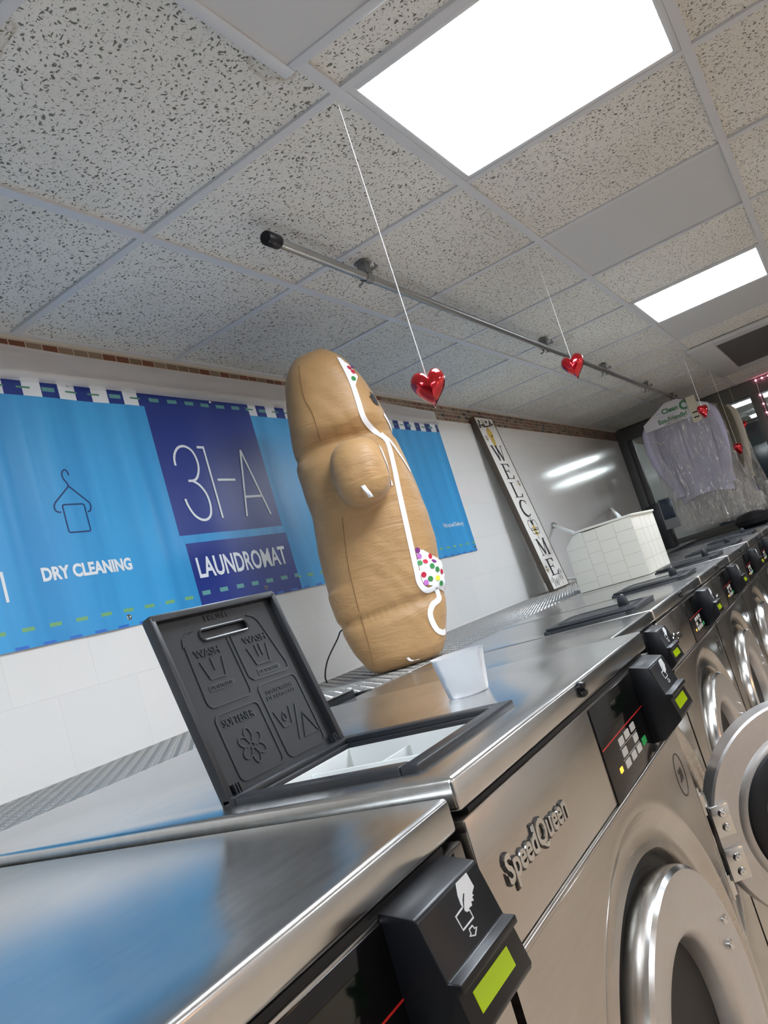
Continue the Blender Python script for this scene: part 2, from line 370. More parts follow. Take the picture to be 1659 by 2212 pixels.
def panel_light(i, j, label):
    t = thing('ceiling_light', label, 'ceiling light', (i * T + T / 2, -j * T - T / 2, H), group='square light panels in the ceiling')
    h = T / 2 - .012; g = h - .018; f = MB()
    f.box(-h, h, -h, -g, .0, .03); f.box(-h, h, g, h, .0, .03); f.box(-h, -g, -g, g, .0, .03); f.box(g, h, -g, g, .0, .03)
    f.build('frame', m_tbar, t, .002); MB().box(-g, g, -g, g, .006, .02).build('diffuser', m_panel, t)
panel_light(0, 1, 'large bright square ceiling light panel nearest the camera, at top right')
panel_light(4, 1, 'smaller looking bright square ceiling light panel farther down the aisle')
panel_light(-4, 1, 'square ceiling light panel over the aisle just behind the camera')
panel_light(-8, 1, 'square ceiling light panel over the aisle at the back wall')
panel_light(0, 5, 'square ceiling light panel by the opposite wall, level with the near panel')
panel_light(4, 5, 'square ceiling light panel by the opposite wall, level with the farther panel')
panel_light(-4, 5, 'square ceiling light panel by the opposite wall, behind the camera')
panel_light(8, 5, 'square ceiling light panel by the opposite wall, nearest the window')

t = thing('ceiling_access_panel', 'smooth pale framed panel set over the ceiling tiles at the top left', 'ceiling panel', (-.455, -.885, H))
f = MB(); h = .305; g = .28
for a in ((-h, h, -h, -g), (-h, h, g, h), (-h, -g, -g, g), (g, h, -g, g)): f.box(*a, -.022, .003)
f.build('frame', m_tbar, t, .002); MB().box(-g, g, -g, g, -.018, 0).build('panel', m_smooth, t)
t = thing('ceiling_hatch', 'dark grey recessed ceiling panel in a wide pale frame near the window', 'ceiling hatch', (4.87, -1.4, H))
f = MB(); 
for a in ((-.80, .80, .64, .80), (-.80, .80, -.8, -.64), (-.8, -.66, -.64, .64), (.66, .80, -.64, .64)): f.box(*a, -.02, .003)
f.build('frame', m_smooth, t, .002); MB().box(-.66, .66, -.64, .64, -.004, .003).build('panel', m_darkpanel, t)

# storefront glass partition with aluminium frame
t = bpy.data.objects.new('window_1', None); COL.objects.link(t); struct(t); t.location = (XE, 0, 0)
f = MB(); f.box(-.05, .05, -5, YW, H - .13, H); f.box(-.05, .05, .49, YW, 1.18, H - .13); f.box(-.03, .03, .44, .49, 1.18, H - .13); f.box(-.06, .06, -.755, -.685, 0, H - .13); f.box(-.03, .06, -.79, -.757, 0, H - .15)
f.box(-.05, .05, -.69, .49, 1.14, 1.2); f.box(-.05, .05, -2.2, -2.1, 0, H - .13)
f.build('window_frame', m_alu, t, .004)
MB().box(-.003, .003, -.69, .44, 1.2, H - .13).build('pane', m_glass, t)
MB().box(-.003, .003, -2.1, -.83, .05, H - .16).build('pane', m_glass, t)
struct(MB().box(XE - .04, XE + .04, -.69, YW, 0, 1.14).build('wall_front', m_grey))
struct(MB().box(XE - .30, XE - .04, -.69, YW, 1.06, 1.13).build('trim_4', m_sill, bevel=.004))
struct(MB().box(XE - .14, XE - .04, -.69, YW, 1.13, 1.165).build('trim_5', m_sill, bevel=.004))

# fluorescent fixtures beyond the glass
for q, (fx, ya, yb, lb) in enumerate(((7.78, -.85, .02, 'twin fluorescent tube fixture right behind the window glass'), (9.6, -1.1, -.4, 'twin fluorescent tube fixture deep behind the window glass'))):
    t = thing('tube_light', lb, 'tube light', (fx, (ya + yb) / 2, H), group='tube lights beyond the window')
    L = (yb - ya) / 2
    MB().box(-.07, .07, -L, L, -.035, .004).build('housing', m_tbar, t, .004)
    for s in (-.032, .032): MB().tube([(s, -L + .02, -.05), (s, L - .02, -.05)], .016, 12).build('tube', m_tube, t)
tag(MB().box(8.9, 8.95, -1.6, -.2, .05, 1.95).build('door_panel', m_navyglass, bevel=.004), 'dark blue door leaf seen through the window glass', 'door')
t = thing('wall_unit', 'white box with a round lens on a ceiling seen through the window', 'lamp unit', (7.6, -1.0, 2.18))
MB().box(-.08, .08, -.16, .16, 0, .13).build('housing', m_white, t, .01)
MB().lathe([(.001, -.05), (.05, -.045), (.075, -.02), (.08, 0)], lambda x, y, h: (x, y - .05, h), 20).build('lens', m_chrome, t)
tag(MB().box(7.52, 7.68, -1.05, -.95, 2.31, H).build('ceiling_bracket', m_tbar), 'white bracket carrying the white box beyond the window', 'bracket')

# pink light string along the door head and post
t = thing('light_string', 'string of small pink lights along the door frame beside the window', 'string lights', (XE - .062, -.77, H - .02))
pts = [(.02, -.002, -.14 - .085 * q) for q in range(9)][::-1] + [(.0, -.01 - .055 * q, -.0) for q in range(10)]
MB().tube(pts, .003, 6).build('wire', m_white, t)
for p in pts:
    MB().lathe([(.001, -.008), (.006, -.005), (.008, 0), (.006, .005), (.001, .008)], lambda x, y, h, p=p: (p[0] - .006 + x, p[1] + y, p[2] + h), 8).build('bulb', m_pink, t)

# ------------------------------------------------------------------ diamond plate shelves behind the machines
def plate(x0, x1, y0, z, label):
    mb = MB(); mb.box(x0, x1, y0, YW, z - .003, z); P_ = .0215; i = 0
    while x0 + .012 + i * P_ < min(x1, 3.6) - .012:
        j = 0
        while y0 + .012 + j * P_ < YW - .012:
            cx, cy = x0 + .012 + i * P_, y0 + .012 + j * P_; a = PI / 4 if (i + j) % 2 else -PI / 4; ca, sa = math.cos(a), math.sin(a)
            q = [(cx + u * ca - w * sa, cy + u * sa + w * ca, z + h_) for u, w, h_ in ((-.0115, 0, -.0002), (0, -.0036, -.0002), (.0115, 0, -.0002), (0, .0036, -.0002), (-.005, 0, .0021), (.005, 0, .0021))]
            mb.add(q, [(0, 1, 5, 4), (1, 2, 5), (2, 3, 5), (3, 0, 4, 5)]); j += 1
        i += 1
    o = mb.build('diamond_plate', m_plate, smooth=0)
    return tag(o, label, 'plate')
PZ1 = H - 1.200; PZ2 = H - 1.2165
plate(-2.2, .30, -.025, PZ1, 'diamond tread steel plate behind the machines at the left edge')
plate(.302, 5.3, -.055, PZ2, 'diamond tread steel plate behind the machines under the inflatable and sign')
struct(MB().box(-2.2, .30, .0, YW, 0, PZ1 - .003).build('trim_6', m_grey)); struct(MB().box(.302, 5.3, -.02, YW, 0, PZ2 - .003).build('trim_7', m_grey))

# ------------------------------------------------------------------ washing machines
MW = .655
def front_panel_mb(Tp):
    mb = MB(); cx, cz = .346, Tp - .459; x0, x1, z0, z1 = .0, MW, .06, Tp - .149; n = 144
    prof = [(.236, .10), (.238, .012), (.242, .006), (.249, .008), (.262, .012), (.272, .010), (.280, .004), (.286, .0), (.291, -.0015), (.297, 0)]
    A = [2 * PI * i / n for i in range(n)]
    for X in (x0, x1):
        for Z in (z0, z1):
            a = math.atan2(Z - cz, X - cx) % (2 * PI); q = min(range(n), key=lambda i: abs(A[i] - a)); A[q] = a
    v = [(cx + r * math.cos(a), y, cz + r * math.sin(a)) for r, y in prof for a in A]
    for a in A:
        c_, s_ = math.cos(a), math.sin(a); tt = []
        if c_ > 1e-9: tt.append((x1 - cx) / c_)
        if c_ < -1e-9: tt.append((x0 - cx) / c_)
        if s_ > 1e-9: tt.append((z1 - cz) / s_)
        if s_ < -1e-9: tt.append((z0 - cz) / s_)
        r = min(tt); v.append((cx + r * c_, 0, cz + r * s_))
    m = len(prof) + 1
    mb.add(v, [(j * n + i, j * n + (i + 1) % n, (j + 1) * n + (i + 1) % n, (j + 1) * n + i) for j in range(m - 1) for i in range(n)])
    # returned edges and the bead along the seam
    mb.box(x0, x1, .0, .03, z1 - .001, z1 + .0); mb.tube([(x0, .0015, z1 + .000), (x1, .0015, z1 + .000)], .0042, 10)
    mb.box(x0, x0 + .002, 0.0003, .03, z0, z1); mb.box(x1 - .002, x1, .0003, .03, z0, z1)
    return mb
READER = [(.0, -.030), (-.026, -.036), (-.028, -.038), (-.0372, -.0745), (-.046, -.0755), (-.0465, -.081), (-.042, -.083), (-.0425, -.086), (-.0475, -.1085), (-.046, -.112), (-.018, -.134), (0, -.136)]
RX0, RX1 = .531, .620
def card_reader(Tp, par):
    mb = MB(); mb.prism(READER, lambda u, w, d: (d, u, Tp + w), RX0, RX1)
    rd = mb.build('card_reader', m_black, par, .0012)
    p0 = Vector((0, -.028, -.037)); e = Vector((0, -.009, -.038)).normalized(); nrm = Vector((0, -e.z * -1, 0))
    nn = Vector((0, e.z, -e.y)); nn = nn if nn.y < 0 else -nn
    fn = lambda u, s, d: tuple(Vector((u, p0.y, Tp + p0.z)) + e * s + nn * d)
    hand = [(0.6019, 0.0011), (0.6025, 0.0112), (0.5966, 0.0136), (0.5977, 0.0151), (0.5948, 0.0151), (0.5948, 0.0175), (0.5915, 0.0166), (0.5904, 0.0188), (0.5862, 0.0184), (0.5842, 0.0197), (0.5816, 0.0189), (0.5805, 0.0172), (0.5845, 0.0132), (0.5888, 0.0098), (0.5877, 0.0089), (0.5831, 0.0118), (0.5805, 0.0155), (0.5799, 0.0132), (0.5812, 0.0075), (0.5855, 0.0011)]
    ic = MB(); ic.prism(hand, fn, 0, .0005)
    ic.stroke([(0.5794, 0.015), (0.5688, 0.0158), (0.5694, 0.025), (0.5857, 0.0246), (0.5857, 0.0194)], .0011, fn, 0, .0005)
    ic.stroke([(0.5804, 0.0275), (0.5811, 0.0298), (0.5841, 0.0302), (0.5786, 0.0331), (0.5724, 0.0305), (0.575, 0.0303), (0.5755, 0.0276)], .0009, fn, 0, .0005, True)
    ic.build('hand_icon', m_ink, rd, smooth=0)['label'] = 'white hand holding a card symbol'
    q0 = Vector((0, -.0425, -.086)); e2 = (Vector((0, -.0475, -.1085)) - q0).normalized(); n2 = Vector((0, e2.z, -e2.y)); n2 = n2 if n2.y < 0 else -n2
    fn2 = lambda u, s, d: tuple(Vector((u, q0.y, Tp + q0.z)) + e2 * s + n2 * d)
    MB().prism([(.546, .0015), (.6, .0015), (.6, .0145), (.546, .0145)], fn2, -.001, .0005).build('reader_screen', m_lcd, rd, smooth=0)['label'] = 'glowing yellow green screen'
    return rd
def control_panel(Tp, par, xl=.332):
    Z = lambda z: Tp + z
    cp = MB().box(xl, .637, -.0015, .003, Z(-.145), Z(-.036)).build('control_panel', m_blackg, par, .0006)
    fn = lambda u, w, d: (u, -.0015 - d, Tp + w)
    s = MB(); s.stroke([(xl + .001, -.0845), (.42, -.0835), (.60, -.0828)], .0014, fn, 0, .0004); s.build('stripe', m_red, cp, smooth=0)
    for u, w in ((.4055, -.0939), (.4335, -.0932), (.4628, -.0927), (.4062, -.1072), (.4623, -.1064), (.406, -.1208), (.4355, -.1205), (.4634, -.1202)):
        kb = MB(); kb.prism(rrect(u - .0105, u + .0105, w - .0046, w + .0046, .0015, 3), fn, 0, .0006); ko = kb.build('key', m_key, cp, smooth=0)
    kb = MB(); kb.prism(rrect(.4826, .5026, -.124, -.1145, .0015, 3), fn, 0, .0006); kb.build('key', m_green, cp, smooth=0)['label'] = 'green start key'
    lines = MB()
    for w in (-.1003, -.1142): lines.stroke([(.392, w), (.475, w)], .0005, fn, 0, .0003)
    lines.build('key_lines', m_key, cp, smooth=0)
    d = MB(); d.prism(rrect(.41, .50, -.068, -.048, .002), fn, 0, .0003); d.build('display', mat_display, cp, smooth=0)
    l = MB(); l.prism(rrect(.369, .381, -.1225, -.116, .002), fn, 0, .0004); l.build('indicator_light', m_led, cp, smooth=0)
    return cp
mat_display = mat('display_black', srgb(6, 14, 8), .08)
def logo(Tp, par):
    fn = lambda u, w, d: (u, -d, Tp + w)
    a = MB(); text(a, 'SpeedQueen', .0335, .1885, -.1108, -.0765, fn, 0, .0012, .06)
    lb = a.build('logo_badge', m_inkdark, par, smooth=0)
    b = MB(); text(b, 'SpeedQueen', .0350, .1870, -.1088, -.0782, fn, .0012, .0032, .026); b.build('letters', m_ring, lb, smooth=30)
def capacity(Tp, par, n='20'):
    fn = lambda u, w, d: (u, -d, Tp + w)
    a = MB(); a.stroke(arc(.607, -.203, .023, 0, 360, 36, .029)[:-1], .0016, fn, 0, .0004, True); text(a, n, .598, .616, -.212, -.194, fn, 0, .0004, .02)
    a.build('capacity_badge', m_inkdark, par, smooth=0)
def door_parts(par, fn, back=False):
    # fn(x, z, depth): depth positive = towards the room when shut
    R = .222
    MB().lathe([(.150, -.028), (.205, -.028), (.2185, -.024), (R, -.016), (R, .020), (.2205, .0265), (.2155, .0305)], lambda x, y, h: fn(x, y, h), 96).build('door_ring', m_ring, par)
    MB().lathe([(.2155, .0305), (.207, .0300), (.195, .0275), (.165, .0235), (.152, .022), (.147, .018), (.143, .008), (.143, -.028)], lambda x, y, h: fn(x, y, h), 96).build('door_face', m_face, par)
def soap_dispenser(Tp, par, opened):
    X0, X1, Y0, Y1 = .036, .258, .050, .290
    f = MB(); i0, i1, j0, j1 = X0 + .02, X1 - .02, Y0 + .02, Y1 - .018
    for a in ((X0, X1, Y0, j0), (X0, X1, j1, Y1), (X0, i0, j0, j1), (i1, X1, j0, j1)): f.box(*a, Tp - .002, Tp + .007)
    for a in ((i0 - .002, i1 + .002, j0 - .002, j0 + .006), (i0 - .002, i1 + .002, j1 - .006, j1 + .002), (i0 - .002, i0 + .006, j0 + .006, j1 - .006), (i1 - .006, i1 + .002, j0 + .006, j1 - .006)): f.box(*a, Tp - .02, Tp + .001)
    d = f.build('soap_dispenser', m_lid, par, .0022)
    if opened:
        w = MB(); a0, a1, b0, b1 = i0 + .004, i1 - .004, j0 + .004, j1 - .004; zt = Tp - .004; zb = Tp - .07; th = .0025
        w.box(a0, a1, b0, b1, zb - .003, zb)
        for a in ((a0, a1, b0, b0 + th), (a0, a1, b1 - th, b1), (a0, a0 + th, b0, b1), (a1 - th, a1, b0, b1)): w.box(*a, zb, zt)
        xm = (a0 + a1) / 2 + .006; ym = (b0 + b1) / 2 + .01
        w.box(xm - .0015, xm + .0015, b0, b1, zb, zt - .006); w.box(a0, a1, ym - .0015, ym + .0015, zb, zt - .010)
        w.box(a0, xm, b0 + .05, b0 + .0525, zb, zt - .014)
        w.build('tray', m_white, d, .0008)
        h = Vector((.041, .288, Tp + .004)); e = Vector((0, .045, .203)).normalized(); nn = Vector((0, -e.z, e.y))
        fn = lambda u, s, dd: tuple(h + Vector((u, 0, 0)) + e * s + nn * dd)
        U0, U1, V0, V1 = -.003, .205, -.004, .206
        L = MB(); hole = [(.0630, .1710), (.0680, .1690), (.1360, .1690), (.1420, .1735), (.1420, .1775), (.1360, .1812), (.0680, .1812), (.0630, .1780)]
        outer = [(U0, V0), (U1, V0), (U1, V1), (U0, V1)]
        # plate with a slot: built from strips round the slot
        def slab(u0, u1, v0, v1, d0, d1): L.prism([(u0, v0), (u1, v0), (u1, v1), (u0, v1)], fn, d0, d1)
        slab(U0, U1, V0, .169, -.003, 0); slab(U0, U1, .1812, V1, -.003, 0); slab(U0, .063, .169, .1812, -.003, 0); slab(.142, U1, .169, .1812, -.003, 0)
        lid = L.build('lid', m_lid, d, smooth=0)
        pk = MB(); pk.prism([(.055, .162), (.150, .162), (.150, .188), (.055, .188)], fn, -.020, -.0032); pk.build('handle', m_lid, lid, .002)
        rim = MB()
        for a in ((U0 - .002, U0 + .006, V0, V1), (U1 - .006, U1 + .002, V0, V1), (U0, U1, V1 - .006, V1 + .002), (U0, U1, V0, V0 + .003)):
            rim.prism([(a[0], a[2]), (a[1], a[2]), (a[1], a[3]), (a[0], a[3])], fn, -.004, .009)
        rim.build('lid_rim', m_lid, lid, .0012)
        sl = MB(); sl.tube([fn(u, v, .001) for u, v in rrect(.0625, .1425, .1685, .1818, .006, 5)], .0017, 6, True); sl.build('slot_lip', m_lidr, lid)
        q = MB(); w0 = .0016; hh = .0012
        S_ = lambda P, w=w0, c=False: q.stroke(P, w, fn, 0, hh, c)
        S_([(.031, .166)] + [(.0345, .176), (.044, .1822), (.056, .1838)] , .0014)
        S_([(.0335, .170), (.0300, .100)] + arc(.0375, .1005, .0070, 180, 270, 5) + arc(.0935, .1005, .0070, 270, 360, 5) + [(.1005, .166)], .0014)
        S_([(.148, .1868), (.158, .183), (.1640, .176), (.1790, .116), (.1775, .109), (.1710, .1065), (.113, .1075), (.107, .113), (.107, .166)], .0014)
        S_(rrect(.0300, .1018, .0092, .0842, .008), .0014, True); S_(rrect(.1115, .1825, .0092, .0995, .008), .0014, True)
        for ox in (.0, .0785):
            S_([(.0449 + ox, .1463), (.0502 + ox, .1236), (.0744 + ox, .1236), (.0801 + ox, .1463)], .0019)
        S_([(.0625, .148), (.0625, .133)], .0019); S_([(.1385, .148), (.1385, .133)], .0019); S_([(.146, .148), (.146, .133)], .0019)
        text(q, 'WASH', .042, .081, .1505, .160, fn, 0, hh); text(q, 'WASH', .123, .164, .1515, .160, fn, 0, hh)
        for a in (.0415, .1240): q.prism(rrect(a, a + .041, .1105, .1180, .0018), fn, 0, .0006); text(q, 'DETERGENT', a + .003, a + .038, .1120, .1165, fn, .0006, .0013)
        text(q, 'SOFTENER', .038, .089, .0690, .0780, fn, 0, hh); text(q, 'FRONT', .080, .120, .1905, .1985, fn, 0, .0008)
        text(q, 'MAIN WASH', .122, .170, .0860, .0905, fn, 0, .0008); text(q, 'DETERGENT', .119, .172, .0790, .0835, fn, 0, .0008)
        S_([(.1185, .0645), (.1248, .0435), (.1405, .0435), (.1466, .0645)], .0017); S_([(.1589, .0640), (.1414, .0240)], .0017); S_([(.1508, .0235), (.1790, .0235), (.1645, .0515)], .0017, True)
        S_([(.133, .0600)] + arc(.1325, .0535, .0035, 20, -200, 8), .0013, True)
        for kx in range(6):
            a = math.radians(90 + 60 * kx); cx, cy = .0660 + .0115 * math.cos(a), .0405 + .0115 * math.sin(a)
            pet = [(cx + .0085 * math.cos(b) * math.cos(a) - .0055 * math.sin(b) * math.sin(a), cy + .0085 * math.cos(b) * math.sin(a) + .0055 * math.sin(b) * math.cos(a)) for b in [2 * PI * z / 14 for z in range(14)]]
            S_(pet, .0016, True)
        q.build('embossing', m_lidr, lid, smooth=0)
        for us in ((.010, .014, .018), (.190, .194, .198)):
          hg = MB(); hg.prism([(us[0], .0), (us[2] + .0015, .0), (us[2] + .0015, .003), (us[0], .003)], fn, 0, .003)
          for u in us: hg.prism([(u, .000), (u + .0015, .0), (u + .0015, .012), (u, .012)], fn, 0, .008)
          hg.build('hinge', m_lid, lid, smooth=0)
    else:
        l = MB(); l.prism(rrect(X0 + .004, X1 - .004, Y0 - .004, Y1 - .004, .008), lambda u, v, dd: (u, v, Tp + dd), .007, .013)
        lid = l.build('lid', m_lid, d, .0025)
        hb = MB(); xm = (X0 + X1) / 2 + .01; yy = Y0 + .045
        hb.prism([(yy - .004, .012), (yy + .022, .012), (yy + .020, .036), (yy + .014, .042), (yy + .006, .042), (yy + .001, .036)], lambda u, w, dd: (dd, u, Tp + w), xm - .009, xm + .012); hb.build('handle', m_lid, lid, .003)
        r2 = MB(); r2.tube([(u, v, Tp + .0135) for u, v in rrect(X0 + .03, X1 - .03, Y0 + .018, Y1 - .03, .012)], .0016, 6, True); r2.build('lid_groove', m_lidr, lid)
    return d

def machine(label, loc, Tp, depth, opened=False, door='shut', keys=True):
    t = thing('washing_machine', label, 'washing machine', loc, 0, 'stainless front loading washers in one row')
    MB().box(.004, MW - .004, .022, depth, 0, Tp - .03).build('body', m_dark, t)
    hx0, hx1, hy0, hy1 = .058, .236, .072, .270
    tp = MB(); z0, z1 = Tp - .0275, Tp
    O = [(0, 0), (MW, 0), (MW, depth), (0, depth)]; I = [(hx0, hy0), (hx1, hy0), (hx1, hy1), (hx0, hy1)]
    v = [(x, y, z) for z in (z0, z1) for x, y in O + I]
    fs = []
    for a in range(4):
        b = (a + 1) % 4
        fs += [(8 + a, 8 + b, 12 + b, 12 + a), (a, 4 + a, 4 + b, b), (a, b, 8 + b, 8 + a), (4 + a, 12 + a, 12 + b, 4 + b)]
    tp.add(v, fs); tp.build('top_cover', m_top, t, .0045, 3)
    fa = MB(); fa.box(.0, MW, .0, .02, Tp - .1445, Tp - .0335); fo = fa.build('fascia', m_front, t, .0022)
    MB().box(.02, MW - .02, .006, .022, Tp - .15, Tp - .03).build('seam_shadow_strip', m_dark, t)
    control_panel(Tp, t); logo(Tp, t); capacity(Tp, t); card_reader(Tp, t)
    front_panel_mb(Tp).build('front_panel', m_front, t, smooth=40)
    MB().box(.01, MW - .01, .03, .05, 0, .06).build('toe_kick', m_dark, t)
    # drum opening behind the door
    cx, cz = .346, Tp - .459
    MB().lathe([(.236, .098), (.236, .11), (.19, .112), (.185, .12), (.185, .42)], lambda x, y, h: (cx + x, h, cz + y), 64, cap1=True).build('drum', m_dark, t)
    MB().lathe([(.205, .012), (.205, .004), (.190, .0), (.178, .004), (.178, .11)], lambda x, y, h: (cx + x, h + .06, cz + y), 64).build('gasket', m_rubber, t)
    d = bpy.data.objects.new('door', None); COL.objects.link(d); d.parent = t; d.empty_display_size = .05
    if door == 'shut':
        d.location = (cx, 0, cz)
        fn = lambda x, z, h: (x, .012 - h, z)
        door_parts(d, fn)
        MB().lathe([(.143, -.026), (.135, -.012), (.118, -.034), (.09, -.06), (.05, -.075), (.001, -.078)], lambda x, y, h: fn(x, y, h), 64).build('door_glass', m_glassdark, d)
        for xx, zz in ((.174, .094), (.167, .066)): MB().lathe([(.0065, .022), (.0065, .0285), (.0045, .031), (.001, .0315)], lambda x, y, h, zz=zz, xx=xx: fn(xx + x, zz + y, h + .001), 14).build('screw', m_chrome, d)
    else:
        # swung out on its right hand hinge: local x runs from hinge to the free edge
        hinge = Vector(door['hinge']); th = door['angle']; d.location = hinge; d.rotation_euler = (0, 0, th)
        R = .222; fn = lambda x, z, h: (R + .004 + x, -h, z)   # h positive = inner face side (towards the camera)
        MB().lathe([(R - .006, -.026), (R, -.020), (R, .020), (R - .004, .024), (.168, .025), (.160, .031), (.152, .032)], lambda x, y, h: fn(x, y, h), 96).build('door_ring', m_face, d)
        MB().lathe([(.150, -.026), (R - .006, -.026)], lambda x, y, h: fn(x, y, h), 96).build('door_face', m_face, d)
        MB().lathe([(.153, .028), (.150, .040), (.138, .046), (.118, .044), (.112, .030)], lambda x, y, h: fn(x, y, h), 96).build('gasket', m_rubber, d)
        MB().lathe([(.114, .030), (.110, .052), (.100, .072), (.082, .090), (.055, .102), (.025, .107), (.001, .108)], lambda x, y, h: fn(x, y, h), 64).build('door_glass', m_chrome if False else m_bowl, d)
        MB().lathe([(.112, .028), (.112, -.02), (.145, -.024)], lambda x, y, h: fn(x, y, h), 64).build('inner_ring', m_chrome, d)
        hp = MB(); hp.box(.004, .045, -.033, -.024, -.075, -.012); hp.build('hinge', m_ring, d, .003)
        hp = MB(); hp.box(.004, .045, -.033, -.024, .012, .075); ho = hp.build('hinge', m_ring, d, .003)
        pin = MB(); pin.tube([(0, -.012, .06), (0, -.012, .10)], .013, 16); pin.tube([(0, -.012, -.10), (0, -.012, -.06)], .013, 16); pin.tube([(0, -.012, -.112), (0, -.012, .112)], .005, 10); pin.build('pin', m_ring, ho, smooth=40)
        for zz in (-.058, -.030, .030, .058): MB().lathe([(.0085, .030), (.0085, .034), (.006, .039), (.001, .040)], lambda x, y, h, zz=zz: (.026 + x, -h, zz + y), 14).build('bolt', m_chrome, ho)
        lb = MB(); lb.prism([(-.028, .172), (.030, .172), (.030, .205), (-.028, .205)], lambda u, w, dd: fn(u, w, .0252 + dd), -.002, .0004)
        lo = lb.build('sticker', m_white, d, smooth=0)
        b2 = MB(); fb = lambda u, w, dd: fn(u, w, .0256 + dd)
        for r_, w_ in ((.199, .040), (.194, .030), (.189, .036)): b2.prism([(-.024, r_), (-.024 + w_, r_), (-.024 + w_, r_ + .0025), (-.024, r_ + .0025)], fb, 0, .0002)
        for z_ in range(14): b2.prism([(-.022 + z_ * .0036, .177), (-.0205 + z_ * .0036, .177), (-.0205 + z_ * .0036, .186), (-.022 + z_ * .0036, .186)], fb, 0, .0002)
        b2.build('print', m_inkdark, lo, smooth=0)
    if door == 'shut': soap_dispenser(Tp, t, opened)
    kn = MB()
    for s in (-1, 1): kn.lathe([(.0075, 0), (.0075, .004), (.005, .007), (.001, .008)], lambda x, y, h, s=s: (.331 + x, -h, Tp - .011 + y * .7 + s * .004), 14)
    kn.prism(rrect(.3235, .3385, Tp - .020, Tp - .002, .006), lambda u, w, dd: (u, -dd, w), -.001, .003)
    kn.build('lock', m_black, t)
    return t
TM1 = H - 1.191; TM2 = H - 1.181; TM3 = H - 1.218
machine('stainless washer at the bottom left, nearest the camera, reader with glowing screen beside the corner', (-.831 - .668, -.886, 0), TM1, .855)
machine('stainless washer with its black soap dispenser lid standing open', (-.831, -.886, 0), TM2, .845, opened=True)
machine('washer just past the one with the open lid, its round porthole door swung wide open', (-.163, -.740, 0), TM3, .69, door=dict(hinge=(.300 + .163, -.012, TM3 - .462), angle=math.radians(-54)))
m4 = machine('fourth washer along the row, first with closed black dispenser lid', (.505, -.740, 0), TM3, .69)
names = ['fifth washer along the row, just before the white tiled box', 'sixth washer along the row, with the white tiled box standing on it', 'seventh washer along the row, just past the white tiled box', 'eighth washer along the row, nearest the window end']
for q, lb in enumerate(names):
    c = copy_tree(m4); c.location = (.505 + .668 * (q + 1), -.740, 0); c['label'] = lb

# ------------------------------------------------------------------ clothes rail with clamps
RY, RZ = -.205, H - .052
t = thing('clothes_rail', 'long grey metal clothes rail with black end cap under the ceiling', 'clothes rail', (.21, RY, RZ))
MB().tube([(.02, 0, 0), (5.55, -.02, 0)], .0128, 20).build('pipe', m_pipe, t)
MB().tube([(-.005, 0, 0), (0, 0, 0), (.045, 0, 0), (.048, 0, 0)], [.0165, .019, .019, .0175], 24).build('end_cap', m_black, t)
for x in (.485, 2.14, 3.22, 4.38, 5.35):
    cl = MB(); cl.lathe([(.016, -.018), (.016, .018)], lambda a, b, h, x=x: (x + h, a, b), 20)
    cl.box(x - .014, x + .014, -.016, .016, .010, .052); cl.box(x - .020, x + .020, -.022, .022, .045, .051)
    cl.tube([(x + .004, -.02, .018), (x + .004, -.045, .020)], .005, 8); cl.tube([(x + .004, -.036, .010), (x + .004, -.036, .032)], .003, 6); cl.tube([(x - .01, .014, -.012), (x - .01, .03, -.016)], .004, 8)
    cl.build('clamp', m_galv, t, .0015)

# ------------------------------------------------------------------ hanging foil hearts
def heart_mesh(w):
    prof = []
    n = 40
    for i in range(n):
        a = 2 * PI * i / n; x = 16 * math.sin(a) ** 3; y = (12.5 * math.cos(a) - 4.2 * math.cos(2 * a) - 1.9 * math.cos(3 * a) - .6 * math.cos(4 * a)) * 1.33
        prof.append((x / 32 * w, (y + 2.5) / 32 * w * 1.02))
    mb = MB(); K = 8; v = []; dep = w * .34
    for q in range(-K, K + 1):
        a = q / K * PI / 2; s = math.cos(a) ** .75; h = math.sin(a) * dep
        for x, y in prof: v.append((x * s, h, (y) * s + (1 - s) * w * .05))
    f = [(j * n + i, j * n + (i + 1) % n, (j + 1) * n + (i + 1) % n, (j + 1) * n + i) for j in range(2 * K) for i in range(n)]
    return mb.add(v, f)
def heart(x, y, z, w, yaw, label, ztop=H - .002, tilt=0):
    t = thing('heart_ornament', label, 'heart ornament', (x, y, z), yaw, 'red hearts hanging on strings')
    b = heart_mesh(w).build('heart', m_heart, t, smooth=80); b.rotation_euler = (0, tilt, 0)
    MB().tube([(0, 0, w * .34), (0, 0, ztop - z)], .0012, 6).build('string', m_string, t)
heart(.024, -.590, H - .645, .071, math.radians(-58), 'shiny red heart hanging nearest, on the longest string by the big light')
heart(1.30, -.560, H - .43, .079, math.radians(-85), 'shiny red heart hanging in front of the clothes rail middle')
heart(4.112, -.566, H - .405, .078, math.radians(-35), 'shiny red heart hanging in front of the white hanger cover')
heart(6.2, -.581, 1.992, .078, math.radians(-80), 'shiny red heart hanging highest, against the dark window glass')
heart(5.0, -.600, 1.745, .078, math.radians(-30), 'shiny red heart hanging low beside the bagged clothes')

